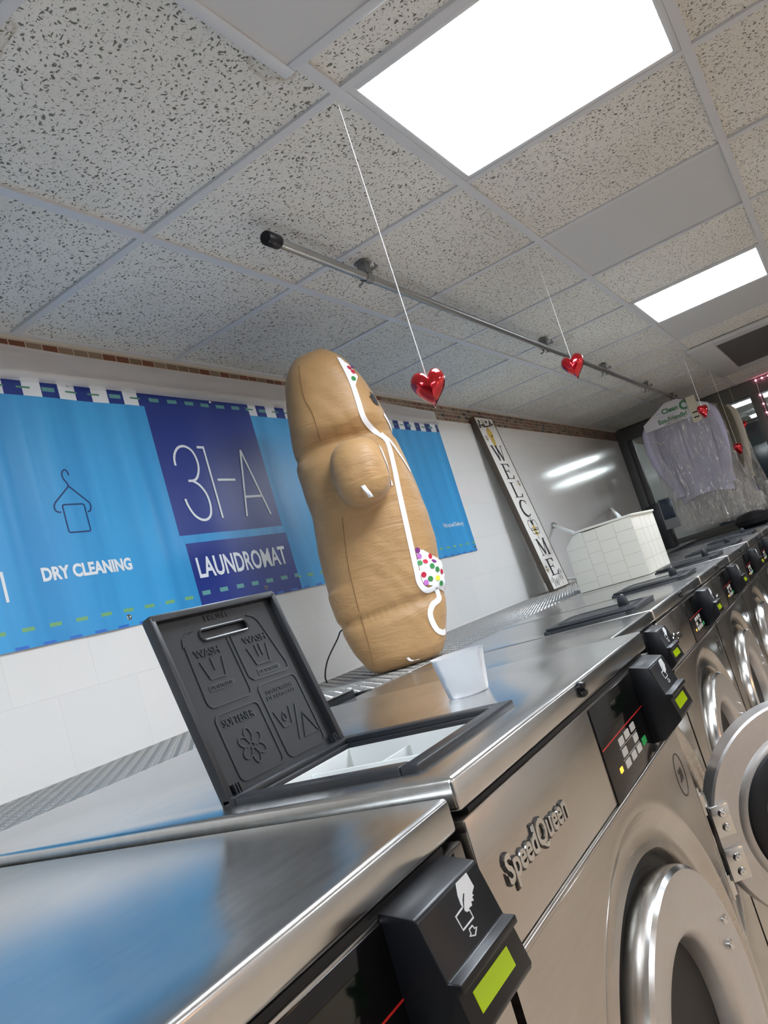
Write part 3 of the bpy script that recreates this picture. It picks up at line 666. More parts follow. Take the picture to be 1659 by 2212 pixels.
# ------------------------------------------------------------------ banner on the wall
t = thing('banner', 'blue vinyl laundromat banner on the tiled wall with dry cleaning hanger symbol', 'banner', (0, YW - .004, 0))
bz0, bz1, bx0, bx1 = 1.532, 2.277, -1.4, 2.553
wavy = lambda x, z: .0025 + .0022 * math.sin(x * 9 + z * 1.2) * math.sin(x * 3.1 + 1) + .0015 * math.sin(x * 23)
sw = .0588; DA = []; DB = []; DC = []
for q in range(-17, 33): DA.append((-.0061 + .0795 * q, q))
for q in range(-15, 36): DC.append(-.1933 + .0785 * q)
CK = [-.0684 + sw * q for q in range(-23, 46)]
def banner_material(x, z):          # 0 sheet, 1 navy, 2 white, 3 teal, 4 green, 5 yellow green, 6 edge blue
    top = 2.221 < z; inn = .422 < x < .942
    base = 0
    if inn and z > H - .621 or (.437 < x < .952 and z < H - .648): base = 1
    elif top: base = 1 if int(math.floor((x + .0684) / sw)) % 2 == 0 else 2
    for d, q in DA:
        if abs(x - d) < .021:
            big = inn or q % 3 == 1
            if 2.239 < z < 2.252 and big: return 3
            if 2.243 < z < 2.249 and not big: return 4
        if abs(x - d) < .018:
            if base == 1 and 1.579 < z < 1.593: return 3
            if base == 0 and 1.574 < z < 1.584: return 5
    for d in DC:
        if abs(x - d) < .019 and 1.5325 < z < 1.540: return 6
    return base
X_ = {bx0, bx1, .422, .942, .437, .952} | {bx0 + (bx1 - bx0) * a / 120 for a in range(121)} | set(CK) | {d + e for d, q in DA for e in (-.021, .021, -.018, .018)} | {d + e for d in DC for e in (-.019, .019)}
X_ = sorted({round(x, 4) for x in X_ if bx0 <= x <= bx1}); Z_ = sorted({bz0, 1.5325, 1.540, 1.574, 1.579, 1.584, 1.593, H - .648, H - .621, 1.9, 2.0, 2.1, 2.221, 2.239, 2.243, 2.249, 2.252, bz1})
sh = MB(); nx = len(X_); sh.v = [(x, -wavy(x, z), z) for z in Z_ for x in X_]
for b in range(len(Z_) - 1):
    for a in range(nx - 1):
        sh.f.append((b * nx + a, b * nx + a + 1, (b + 1) * nx + a + 1, (b + 1) * nx + a)); sh.mi.append(banner_material((X_[a] + X_[a + 1]) / 2, (Z_[b] + Z_[b + 1]) / 2))
sheet = sh.build('sheet', [m_ban, m_navy, m_banw, m_teal, m_green2, m_yel, mat('banner_edge_blue', srgb(50, 110, 200), .4)], t)
bf = lambda u, w, d: (u, -wavy(u, w) - d, w)
hk = MB(); B_ = lambda P, w, m=hk: m.stroke(smoothline(P), w, bf, .0002, .001)
B_([(0.0666, 1.9849), (0.0659, 1.9937), (0.0587, 2.0019), (0.0486, 1.9955), (0.045, 1.9851), (0.0475, 1.9735), (0.0542, 1.9636), (0.0576, 1.9531)], .0042)
hk.stroke([(0.0576, 1.9531), (0.0018, 1.9062)], .0042, bf, .0002, .001); B_([(0.0018, 1.9062), (-0.0043, 1.8952), (-0.0026, 1.8839), (0.0053, 1.8791), (0.0126, 1.8787)], .0042)
hk.stroke([(0.0576, 1.9531), (0.1145, 1.9018)], .0042, bf, .0002, .001); B_([(0.1145, 1.9018), (0.115, 1.89), (0.109, 1.8786), (0.1002, 1.8761)], .0042)
hk.stroke(rrect(.0215, .0935, 1.8190, 1.8995, .006), .0040, bf, .0002, .001, True)
hk.build('hanger_symbol', m_navyln, sheet, smooth=0)
tx = MB(); B3 = lambda P, w=.0085: tx.stroke(smoothline(P), w, bf, .0008, .0016)
B3([(0.4873, 2.0165), (0.4894, 2.0397), (0.5014, 2.0638), (0.5235, 2.0816), (0.5513, 2.0844), (0.5775, 2.0689), (0.589, 2.0374), (0.5865, 2.0057), (0.5715, 1.9777), (0.5528, 1.964), (0.5251, 1.9623)])
B3([(0.543, 1.9621), (0.5691, 1.9464), (0.5897, 1.9146), (0.5939, 1.8762), (0.5837, 1.842), (0.5609, 1.826), (0.534, 1.8276), (0.5093, 1.8459), (0.4941, 1.8769), (0.4895, 1.9007)])
for P in ([(.6055, 2.0827), (.6390, 2.0827)], [(.6372, 2.0865), (.6372, 1.8266)], [(.6643, 1.9645), (.7588, 1.9645)], [(.7653, 1.8266), (.8274, 2.078)], [(.8274, 2.078), (.894, 1.8266)], [(.784, 1.899), (.8742, 1.899)]):
    tx.stroke(P, .0085, bf, .0008, .0016)
tx.build('number_strokes', m_banw, sheet, smooth=0)
q = MB(); q.stroke([(-.202, 1.7328), (-.202, 1.6545)], .0085, bf, .0004, .0012); q.build('letter_stroke', m_banw, sheet, smooth=0)
for nm_, tt_, a_, b_, c_, d_, bo_ in (('dry_cleaning_lettering', 'DRY CLEANING', -.0914, .2074, 1.693, 1.731, .042), ('laundromat_lettering', 'LAUNDROMAT', .4613, .912, 1.634, 1.703, .02), ('pick_up_lettering', 'Pick up and Delivery', 2.243, 2.485, 1.676, 1.706, .01)):
    q = MB(); text(q, tt_, a_, b_, c_, d_, bf, .0006, .0014, bo_); q.build(nm_, m_banw, sheet, smooth=0)
for u, w in ((.1422, 2.2707), (.745, 2.2657), (.1481, 1.5583), (.7585, 1.5636), (2.535, 1.552), (1.36, 1.56), (1.36, 2.268), (-.46, 1.56), (-.46, 2.268)):
    g = MB(); g.lathe([(.0035, .001), (.0045, .003), (.0075, .003), (.009, .001)], lambda a, b, h, u=u, w=w: bf(u + a, w + b, h), 16); g.build('grommet', m_chrome, t)
fl = MB(); vs = []; nx = 60
for b in range(3):
    for a in range(nx + 1):
        x = -1.4 + 3.96 * a / nx; vs.append((x, YW - .0135 - .001 * math.sin(x * 7 + b) + .002 * b, [2.262, 2.31, 2.370][b] - (.006 * math.sin(x * 3) if b == 2 else 0) - (max(0, x - 1.0) * .012 if b == 2 else 0)))
fl.add(vs, [(b * (nx + 1) + a, b * (nx + 1) + a + 1, (b + 1) * (nx + 1) + a + 1, (b + 1) * (nx + 1) + a) for b in range(2) for a in range(nx)])
tag(fl.build('clear_tape_strip', m_film), 'milky clear tape strip over the top edge of the blue banner', 'tape')

# ------------------------------------------------------------------ inflatable gingerbread figure
KS = .94; Z0 = 1.358
gc = Vector((-1.379 + 2.239 * KS, -1.216 + 1.436 * KS, 0)); gw = Vector((.85, .527, 0)); gt = Vector((.527, -.85, 0))
zs = lambda z: Z0 + (z - Z0) * KS
silL = [(0.0786, 2.2757), (0.0259, 2.2796), (-0.0298, 2.2628), (-0.0629, 2.2206), (-0.0847, 2.166), (-0.0987, 2.0971), (-0.1148, 1.9811), (-0.1247, 1.8765), (-0.1208, 1.7803), (-0.1185, 1.709), (-0.1341, 1.5971), (-0.138, 1.5058), (-0.1388, 1.4258), (-0.1286, 1.3259), (-0.1069, 1.2459), (-0.0793, 1.187), (-0.0511, 1.1672)]
silR = [(0.095, 2.2706), (0.1245, 2.2491), (0.1581, 2.2016), (0.1901, 2.1301), (0.2112, 2.0623), (0.2287, 1.9839), (0.2373, 1.8966), (0.2495, 1.8029), (0.2582, 1.6991), (0.2629, 1.621), (0.2623, 1.545), (0.2521, 1.4668), (0.2436, 1.3943), (0.2207, 1.304), (0.1949, 1.2267), (0.1692, 1.1782), (0.1246, 1.1637)]
def interp(tab, z):
    tab = sorted((b, a) for a, b in tab)
    if z <= tab[0][0]: return tab[0][1]
    for (z0, a), (z1, b) in zip(tab, tab[1:]):
        if z0 <= z <= z1: return a + (b - a) * (z - z0) / max(z1 - z0, 1e-6)
    return tab[-1][1]
def gp(tt, ww, z): return tuple(gc + gt * (tt * KS) + gw * (ww * KS) + Vector((0, 0, zs(z))))
def loft(mb, rings):
    n = len(rings[0]); v = [p for r in rings for p in r]
    mb.add(v, [(j * n + i, j * n + (i + 1) % n, (j + 1) * n + (i + 1) % n, (j + 1) * n + i) for j in range(len(rings) - 1) for i in range(n)] + [tuple(range(n))[::-1], tuple(range((len(rings) - 1) * n, len(rings) * n))])
def sect(z, w0, W_, ex=2.8, sl=1.0):
    a = interp(silL, z); b = interp(silR, z); m = (a + b) / 2; hw = (b - a) / 2 * sl; out = []
    for i in range(48):
        g = 2 * PI * i / 48; cs, sn = math.cos(g), math.sin(g)
        out.append(gp(m + hw * math.copysign(abs(cs) ** (2 / ex), cs), w0 + W_ * math.copysign(abs(sn) ** (2 / ex), sn), z))
    return out
Wb = lambda z: .165 if z > 1.99 else (.115 + .05 * abs(z - 1.93) / .06 if 1.87 < z else (.165 + .012 * math.sin((1.87 - z) * 6)))
mb = MB(); R_ = []
for i in range(60):
    z = 1.34 + (2.288 - 1.34) * i / 59; top = max(0, (z - 2.14) / .152); W_ = (min(Wb(z), .17)) * math.sqrt(max(.03, 1 - min(top, .99) ** 2)); R_.append(sect(min(z, 2.2795), 0, W_) if z < 2.2795 else sect(2.278, 0, W_))
loft(mb, R_)
for sgn in (-1, 1):
    R_ = []
    for i in range(26):
        z = 1.168 + (1.46 - 1.168) * i / 25; q = min(1, (z - 1.160) / .05); R_.append(sect(z, sgn * .088, .088 * math.sqrt(max(.1, 1 - (1 - q) ** 2)) * (1.0 if z < 1.33 else .92), 2.6))
    loft(mb, R_)
    R_ = []
    for i in range(22):
        w = .05 + .265 * i / 21; q = min(1, (.318 - w) / .06); sc = math.sqrt(max(.02, 1 - (1 - q) ** 2)); zc = 1.793; ring = []
        for k_ in range(40):
            g = 2 * PI * k_ / 40; cs, sn = math.cos(g), math.sin(g); ring.append(gp(.080 + .088 * sc * math.copysign(abs(cs) ** .8, cs), sgn * w, zc + .105 * sc * math.copysign(abs(sn) ** .8, sn)))
        R_.append(ring)
    loft(mb, R_)
tmp = mb.build('tmp', m_tan, smooth=0)
md = tmp.modifiers.new('r', 'REMESH'); md.mode = 'VOXEL'; md.voxel_size = .0085; md.use_smooth_shade = True
ms_ = tmp.modifiers.new('s', 'SMOOTH'); ms_.iterations = 6; ms_.factor = .5
dg = bpy.context.evaluated_depsgraph_get(); gme = bpy.data.meshes.new_from_object(tmp.evaluated_get(dg)); bpy.data.objects.remove(tmp)
gme.name = 'inflated_body'; gme.shade_smooth()
if not gme.materials: gme.materials.append(m_tan)
# wrinkles and quilting: push the skin in along the crease lines
for v in gme.vertices:
    p = v.co; zz = (p.z - Z0) / KS + Z0; tt = (p - gc).dot(gt) / KS; ww = (p - gc).dot(gw) / KS; dsp = 0
    side = max(0.0, -v.normal.dot(gw)) ** .6
    for zc, amp, wd in ((1.352 + .05 * (tt - .05), .011, .016), (1.925, .010, .022)): dsp -= side * amp * math.exp(-((zz - zc) / wd) ** 2)
    dsp += .0008 * math.sin(zz * 60 + 12 * math.sin(tt * 9 + ww * 6)) * (math.sin(tt * 21 + zz * 13) * .5 + .5)
    v.co = p + v.normal * dsp
bvh = BVHTree.FromPolygons([v.co[:] for v in gme.vertices], [tuple(p.vertices) for p in gme.polygons])
zmin = min(v.co.z for v in gme.vertices)
zoff = PZ2 + .0026 - zmin
t = thing('inflatable_figure', 'tan inflatable gingerbread figure with white icing lines standing against the banner', 'inflatable figure', (gc.x, gc.y, PZ2))
LOC = Vector((gc.x, gc.y, PZ2)); UP = Vector((0, 0, zoff))
for v in gme.vertices: v.co = v.co + UP - LOC
body = bpy.data.objects.new('inflated_body', gme); COL.objects.link(body); body.parent = t
def hit(tt, z, wstart=-1.0):
    o = Vector(gp(tt, wstart, z)); h, n, i, d = bvh.ray_cast(o, gw)
    return (h + UP - LOC, n) if h is not None else (None, None)
def edge_hit(tt, z):
    for k_ in range(14):
        h, n = hit(tt - .005 * k_, z)
        if h is not None: return h, n
    return None, None
def surf_ribbon(mb, P, width, off=.0022, n=6):
    P = smoothline(P, n); H_ = [edge_hit(*p) for p in P]; H_ = [x for x in H_ if x[0] is not None]
    L = []
    for i, (h, nn) in enumerate(H_):
        a = H_[max(i - 1, 0)][0]; b = H_[min(i + 1, len(H_) - 1)][0]; tn = (b - a).normalized(); sd = nn.cross(tn).normalized()
        for s in (-1, -.4, .4, 1):
            q = h + sd * width / 2 * s; loc, n2, ii, dist = bvh.find_nearest(q - UP + LOC)
            L.append((loc + UP - LOC + n2 * off) if loc is not None else q)
    m = len(H_); mb.add(L, [(4 * i + c, 4 * i + c + 1, 4 * i + 5 + c, 4 * i + 4 + c) for i in range(m - 1) for c in range(3)])
def inpoly(x, y, P):
    r = False
    for (x0, y0), (x1, y1) in zip(P, P[1:] + P[:1]):
        if (y0 > y) != (y1 > y) and x < (x1 - x0) * (y - y0) / (y1 - y0) + x0: r = not r
    return r
def surf_patch(mb, P, step=.004, off=.002):
    xs = [p[0] for p in P]; ys = [p[1] for p in P]; cache = {}; vs = []; fs = []
    nx = int((max(xs) - min(xs)) / step) + 2; ny = int((max(ys) - min(ys)) / step) + 2
    def vid(i, j):
        if (i, j) not in cache:
            x, y = min(xs) + i * step, min(ys) + j * step; cache[(i, j)] = None
            if inpoly(x, y, P):
                h, n = hit(x, y)
                if h is not None: cache[(i, j)] = len(vs); vs.append(h + n * off)
        return cache[(i, j)]
    for i in range(nx):
        for j in range(ny):
            q = [vid(i, j), vid(i + 1, j), vid(i + 1, j + 1), vid(i, j + 1)]
            q = [a for a in q if a is not None]
            if len(q) >= 3 and max((vs[a] - vs[b]).length for a in q for b in q) < step * 9: fs.append(tuple(q))
    if fs: mb.add(vs, fs)
ic = MB()
surf_ribbon(ic, [(0.1251, 2.2046), (0.1358, 2.1452), (0.1421, 2.0904), (0.1432, 2.0375), (0.1462, 1.9727), (0.1798, 1.9161), (0.1959, 1.8766), (0.1906, 1.7866), (0.182, 1.7042), (0.1737, 1.6055), (0.1614, 1.4592), (0.1582, 1.4051), (0.1746, 1.3781), (0.2029, 1.3804)], .0165)
surf_ribbon(ic, [(0.2045, 1.3739), (0.2032, 1.3423), (0.1766, 1.3284), (0.1596, 1.3008), (0.1646, 1.2555), (0.1809, 1.2369), (0.1915, 1.2391)], .0165)
surf_ribbon(ic, [(0.1872, 1.9232), (0.2052, 1.8884), (0.2198, 1.8431), (0.2344, 1.798), (0.242, 1.7712)], .010)
surf_ribbon(ic, [(0.2144, 1.9844), (0.2231, 1.9596), (0.228, 1.9346)], .012)
surf_ribbon(ic, [(0.1500, 1.884), (0.157, 1.8592), (0.163, 1.814), (0.1655, 1.764), (0.1650, 1.7319)], .009)
ic.build('icing_lines', m_icing, body)
pt = MB(); surf_patch(pt, [(0.1757, 1.5154), (0.2017, 1.5074), (0.2520, 1.4536), (0.2400, 1.3462), (0.197, 1.3842), (0.1641, 1.4056)]); pt.build('trouser_print', m_icing, body)
hp = MB(); surf_patch(hp, [(0.1258, 2.2112), (0.1536, 2.1699), (0.1684, 2.1238), (0.1518, 2.0875), (0.1403, 2.097), (0.1366, 2.1514)]); hp.build('hat_print', m_icing, body)
ey = MB(); surf_patch(ey, [(.1895, 2.0759), (.196, 2.062), (.2009, 2.0606), (.207, 2.03), (.2086, 2.0111), (.200, 2.012), (.1905, 2.0230), (.186, 2.028), (.1895, 2.035), (.1812, 2.0451), (.1875, 2.052)], .003, .003); ey.build('eye_print', m_eye, body)
for k_, (u, z, cidx) in enumerate([(.1822, 1.5089, 1), (.1817, 1.4891, 3), (.2160, 1.4803, 0), (.1957, 1.4666, 0), (.2237, 1.4597, 1), (.2124, 1.4473, 2), (.2250, 1.4332, 2), (.1780, 1.4284, 0), (.1950, 1.4102, 2), (.1775, 1.4669, 2), (.2236, 1.3873, 2), (.2181, 1.4059, 4), (.1778, 1.4022, 3), (.2365, 1.4229, 0), (.2306, 1.3683, 0), (.147, 2.158, 0), (.155, 2.142, 0), (.150, 2.115, 2), (.158, 2.165, 1)]):
    h, n = edge_hit(u, z)
    if h is None: continue
    a = n.orthogonal().normalized(); b = n.cross(a); q = MB(); q.add([h + n * .0036 + a * .0085 * math.cos(g) + b * .0085 * math.sin(g) for g in [2 * PI * z_ / 16 for z_ in range(16)]], [tuple(range(16))])
    q.build('candy_dot', m_dots[cidx], body, smooth=0)
se = MB()
def surf_line(mb, P, r=.0016):
    H_ = [edge_hit(*p) for p in smoothline(P, 5)]; H_ = [h + n * .0006 for h, n in H_ if h is not None]
    if len(H_) > 2: mb.tube(H_, r, 5)
surf_line(se, [(-.008, 2.212), (-.022, 2.1015), (-.0108, 2.0395), (-.011, 1.95)]); surf_line(se, [(-.016, 1.68), (-.0374, 1.5616), (-.0494, 1.4136), (-.0515, 1.2648), (-.0571, 1.20)])
se.build('seam', m_seam, body)
def loose_tag(P, w, off):
    q = MB(); vs = []
    for u, z, o_ in P:
        h, n = edge_hit(P[0][0], P[0][1]); c_ = h + gt * ((u - P[0][0]) * KS) + Vector((0, 0, (z - P[0][1]) * KS)) - gw * o_
        vs += [c_ - gt * w, c_ + gt * w]
    m = len(P); q.add(vs, [(2 * i, 2 * i + 1, 2 * i + 3, 2 * i + 2) for i in range(m - 1)])
    ob = q.build('sewn_tag', m_icing, body); sm = ob.modifiers.new('s', 'SOLIDIFY'); sm.thickness = .0012
loose_tag([(.0745, 1.736, .002), (.078, 1.722, .014), (.084, 1.708, .016), (.0885, 1.692, .014)], .0065, 0)
loose_tag([(.052, 1.196, .002), (.057, 1.187, .012), (.066, 1.1835, .022), (.083, 1.1835, .028)], .004, 0)
cd = MB(); cd.tube(smoothline([(.80, .46, PZ2 + .004), (.815, .47, PZ2 + .03), (.88, .49, PZ2 + .075), (.98, .50, PZ2 + .13), (1.02, .49, PZ2 + .16), (1.0, .40, PZ2 + .14)], 6), .0028, 8)
tag(cd.build('power_cord', m_black), 'thin black power cord running along the wall behind the tan inflatable', 'cord')

# ------------------------------------------------------------------ plastic cup on the machine
t = thing('measuring_cup', 'frosted clear plastic cup standing beside the open soap dispenser', 'cup', (-.412, -.700, TM2 + .0006))
MB().lathe([(.001, .0), (.027, .0), (.0285, .0015), (.0372, .0555), (.0385, .0565), (.0385, .0555), (.0364, .054), (.0274, .003), (.026, .0018), (.001, .0018)], lambda x, y, h: (x, y, h), 64).build('cup_wall', m_cup, t, smooth=60)

# ------------------------------------------------------------------ WELCOME board leaning on the wall
t = thing('welcome_sign', 'tall narrow white board lettered WELCOME in dark frame leaning on the wall', 'sign', (3.04, .40, PZ2 + .009))
hz = 1.158; lean = math.atan2(YW - .012 - .40 - .02, hz)
t.rotation_euler = (-lean, 0, 0)
LB = hz / math.cos(lean) - .012; WBd = .285
MB().box(0, WBd, .0, .022, 0, LB).build('board', m_sign, t, .001)
f = MB(); f.box(-.005, .002, -.003, .030, 0, LB); f.box(WBd - .001, WBd + .004, -.003, .026, 0, LB); f.box(0, WBd, -.003, .026, LB - .006, LB); f.box(0, WBd, -.003, .026, -.003, .004); f.box(-.012, -.004, .002, .03, .06, .17)
f.build('frame', m_wood, t, .0008)
sf = lambda u, w, d: (u, -d, w)
lt = MB()
def serif(ch, v0, v1, u0=.075, u1=.215):
    a = lambda x, y: (u0 + (u1 - u0) * x, v0 + (v1 - v0) * y)
    def st_(x0, y0, x1, y1, w): lt.stroke([a(x0, y0), a(x1, y1)], w, sf, 0, .001)
    def se_(x, y, w=.30): lt.prism([a(x - w / 2, y - .02), a(x + w / 2, y - .02), a(x + w / 2, y + .02), a(x - w / 2, y + .02)], sf, 0, .001)
    TH, TN = .024, .007
    if ch == 'W':
        st_(.0, 1, .28, 0, TH); st_(.28, 0, .5, 1, TN); st_(.42, 1, .7, 0, TH); st_(.7, 0, .98, 1, TN); se_(.0, 1, .3); se_(.45, 1, .3); se_(.98, 1, .24)
    if ch in 'EL':
        st_(.25, 0, .25, 1, TH); se_(.25, 1 if ch == 'L' else .98, .45); lt.prism([a(.05, 0), a(.92, 0), a(1.0, .24), a(.94, .24), a(.80, .05), a(.05, .04)], sf, 0, .001)
        if ch == 'E':
            lt.prism([a(.05, 1), a(.9, 1), a(.94, .78), a(.88, .78), a(.74, .95), a(.05, .96)], sf, 0, .001); st_(.25, .52, .68, .52, .006); st_(.68, .40, .68, .64, .007)
    if ch == 'C':
        pts = [a(.55 + .45 * math.cos(math.radians(g)), .5 + .5 * math.sin(math.radians(g))) for g in range(50, 320, 10)]
        for i in range(len(pts) - 1): lt.stroke([pts[i], pts[i + 1]], .007 + .02 * max(0, math.cos(math.radians(50 + 10 * i - 180))), sf, 0, .001)
        st_(.86, .98, .86, .74, .007)
    if ch == 'M':
        st_(.12, 0, .12, 1, TN); st_(.14, 1, .5, .05, TH); st_(.5, .05, .86, 1, TN); st_(.88, 0, .88, 1, TH); se_(.12, 0, .28); se_(.88, 0, .34); se_(.08, 1, .24); se_(.92, 1, .28)
H1 = LB / 1.0
fy = lambda p: LB * (1 - p)
for ch, p0, p1 in (('W', .175, .262), ('E', .283, .373), ('L', .395, .482), ('C', .50, .592), ('M', .725, .815), ('E', .838, .93)): serif(ch, fy(p1), fy(p0), .07, .215)
lt.build('lettering', m_eye, t, smooth=0)
pic = MB()
pic.cur = 0; pic.prism([(.14 + x, fy(.115) + y) for x, y in [(.045 * math.cos(g) * (1.0 if math.sin(g) > 0 else .75), .058 * math.sin(g) - (.02 * (abs(math.sin(g)) ** 4) if math.sin(g) < 0 else 0)) for g in [2 * PI * q / 24 for q in range(24)]]], sf, 0, .001)
pic.cur = 1; pic.prism(arc(.15, fy(.115), .010, 0, 350, 12), sf, .001, .0016)
for P in ([(.02, fy(.045)), (.10, fy(.06)), (.19, fy(.05)), (.27, fy(.035))], [(.05, fy(.05)), (.04, fy(.02))], [(.12, fy(.058)), (.10, fy(.015))], [(.20, fy(.048)), (.23, fy(.012))], [(.14, fy(.056)), (.14, fy(.068))]): pic.stroke(P, .008, sf, 0, .001)
for u, p in ((.05, .03), (.09, .05), (.16, .028), (.22, .03), (.03, .062)): pic.prism(arc(u, fy(p), .016, 0, 345, 10, .010), sf, .0004, .0012)
def bee(u, w, s):
    pic.cur = 0; pic.prism(arc(u, w - .25 * s, .22 * s, 0, 345, 14, .42 * s), sf, .0005, .0012)
    pic.cur = 1; pic.prism(arc(u, w + .30 * s, .17 * s, 0, 345, 12, .2 * s), sf, .0005, .0013); pic.stroke([(u - .2 * s, w - .2 * s), (u + .2 * s, w - .2 * s)], .10 * s, sf, .0012, .0018); pic.stroke([(u - .16 * s, w - .45 * s), (u + .16 * s, w - .45 * s)], .09 * s, sf, .0012, .0018)
    pic.stroke([(u, w - .65 * s), (u, w - .85 * s)], .05 * s, sf, .0005, .0012)
    for q in (-1, 1):
        pic.stroke(arc(u + q * .42 * s, w + .12 * s, .34 * s, 0, 340, 16, .36 * s), .05 * s, sf, .0004, .001, True); pic.stroke(arc(u + q * .36 * s, w - .28 * s, .24 * s, 0, 340, 14, .22 * s), .045 * s, sf, .0004, .001, True)
        pic.stroke([(u + q * .08 * s, w + .5 * s), (u + q * .2 * s, w + .72 * s)], .04 * s, sf, .0004, .001)
bee(.145, fy(.655), .095); bee(.055, fy(.13), .028); bee(.235, fy(.40), .03); bee(.045, fy(.888), .034)
pic.cur = 1
for u, p in ((.06, .955), (.13, .965), (.20, .952), (.095, .975), (.235, .925)):
    for q in range(3): pic.stroke(arc(u + (q - 1) * .018, fy(p) + (.012 if q == 1 else 0), .011, 0, 345, 10), .0025, sf, 0, .0008, True)
    pic.stroke([(u, fy(p) - .012), (u, max(.008, fy(p) - .045))], .0025, sf, 0, .0008)
pic.build('bee_pictures', [m_hive, m_eye], t, smooth=0)

# ------------------------------------------------------------------ white tiled box over the pipes
bx = (2.02, 2.46, -.40, -.085); bz = TM3 + .001
t = thing('pipe_box', 'white tiled box with sloped shoulder standing on the washers, white pipes into wall', 'box', ((bx[0] + bx[1]) / 2, (bx[2] + bx[3]) / 2, bz))
hx = (bx[1] - bx[0]) / 2; hy = (bx[3] - bx[2]) / 2; hh = .262
MB().prism([(-hy, .0), (hy, .0), (hy, .205), (hy - .045, hh - .012), (-hy, hh)], lambda u, w, d: (d, u, w), -hx, hx).build('box_body', m_boxw, t, .005)
jm = MB(); fa = lambda u, w, d: (-hx - d, u, w); fb = lambda u, w, d: (u, -hy - d, w)
for u in (-.075, .005, .065): jm.stroke([(u, .004), (u, hh - .012)], .0016, fa, 0, .0006)
for q in range(1, 5):
    for (u0, u1), o_ in ((((-hy + .003), -.075), 0), ((-.075, .005), .02), ((.005, .065), 0), ((.065, hy - .003), .02)):
        if (q + int(o_ * 100)) % 1 == 0: jm.stroke([(u0, q * .052 - o_ * .8), (u1, q * .052 - o_ * .8)], .0014, fa, 0, .0006)
for u in (-.07, .02, .11): jm.stroke([(u, .004), (u, hh - .01)], .002, fb, 0, .0006)
for q in range(1, 4): jm.stroke([(-hx + .004, q * .065), (hx - .004, q * .065)], .0016, fb, 0, .0006)
jm.build('tile_joints', m_joint, t, smooth=0)
lidm = MB(); lidm.box(-hx - .006, hx + .006, -hy - .006, hy - .05, hh - .004, hh + .006); lidm.build('box_top', m_boxw, t, .003)
for lb, p0, p1 in (('white pipe from the wall to the left shoulder of the tiled box', (3.9, YW - .004, 1.59), (2.26, -.10, bz + .244)), ('white pipe from the wall to the top of the tiled box, farther right', (5.5, YW - .004, 1.643), (2.40, -.26, bz + .279)), ('short low white pipe coming out of the wall behind the welcome board', (3.75, YW - .004, PZ2 + .035), (3.3, .30, PZ2 + .022))):
    v0 = Vector(p0); tp_ = thing('wall_pipe', lb, 'pipe', p0, group='white pipes from the wall'); vd = Vector(p1) - v0; v1 = vd.normalized()
    MB().tube([(0, 0, 0), tuple(vd)], .010, 14).build('pipe', m_white, tp_); MB().tube([v1 * .004, v1 * .020], .022, 16).build('pipe_collar', m_galv, tp_)

# ------------------------------------------------------------------ card kiosk by the window corner
t = thing('payment_kiosk', 'black countertop kiosk with two dark screens behind the white tiled box', 'kiosk', (4.86, .07, PZ2 + .001))
MB().prism([(-.05, 0), (.09, 0), (.10, .20), (.075, .35), (-.02, .36), (-.045, .20)], lambda u, w, d: (d, u, w), -.05, .09).build('pedestal', m_black, t, .008)
MB().box(-.075, -.05, -.135, -.03, .14, .375).build('screen_frame', m_alu, t, .004)
MB().box(-.079, -.074, -.128, -.04, .215, .368).build('screen', m_navyglass, t, .001)
o = MB(); 
for q in range(10):
    for r in range(0, 16): pass
o.lathe([(.001, 0), (.10, .0), (.15, .03), (.16, .07), (.13, .11), (.07, .13), (.001, .135)], lambda x, y, h: (x * .8 + .012 * math.sin(9 * y), y * .8 + .01 * math.sin(14 * x), h * .85), 28)
tag(o.build('bag', m_dark, loc=(4.95, -.53, TM3 - .02)), 'dark bag slumped on the far end of the machine row under the bagged clothes', 'bag')
tag(MB().box(4.52, 5.28, -.72, -.06, 0, TM3 - .022).build('side_cabinet', m_grey, bevel=.004), 'dark grey low cabinet at the window end of the washers', 'cabinet')

# detergent bottles on a stand by the window post
t = thing('bottle_stand', 'plain steel stand carrying bottles beside the window post', 'stand', (6.3, -.60, 0))
MB().box(-.16, .16, -.3, .16, 1.26, 1.285).build('shelf', m_sill, t, .003)
for a in (-.14, .14):
    for b in (-.28, .14): MB().box(a - .012, a + .012, b - .012, b + .012, 0, 1.26).build('leg', m_alu, t)
for q, (x, y, hgt, body_m, cap_m, lb) in enumerate(((6.22, -.51, .16, m_white, m_bluecap, 'white bottle with blue cap, closest to the bagged clothes'), (6.28, -.60, .19, m_cup, m_white, 'tall translucent bottle with white cap behind the blue capped one'), (6.20, -.68, .15, m_bluecap, m_white, 'blue bottle with white cap on the stand'), (6.32, -.76, .20, m_white, m_white, 'tall white bottle at the far end of the stand'))):
    b = thing('bottle', lb, 'bottle', (x, y, 1.285), group='bottles on the stand')
    MB().lathe([(.001, 0), (.034, 0), (.037, .006), (.037, hgt * .6), (.030, hgt * .74), (.014, hgt * .82), (.013, hgt * .88)], lambda a, c_, h: (a, c_, h), 24, cap1=True).build('bottle_body', body_m, b)
    MB().lathe([(.015, hgt * .84), (.016, hgt), (.001, hgt + .001)], lambda a, c_, h: (a, c_, h), 16).build('cap', cap_m, b)

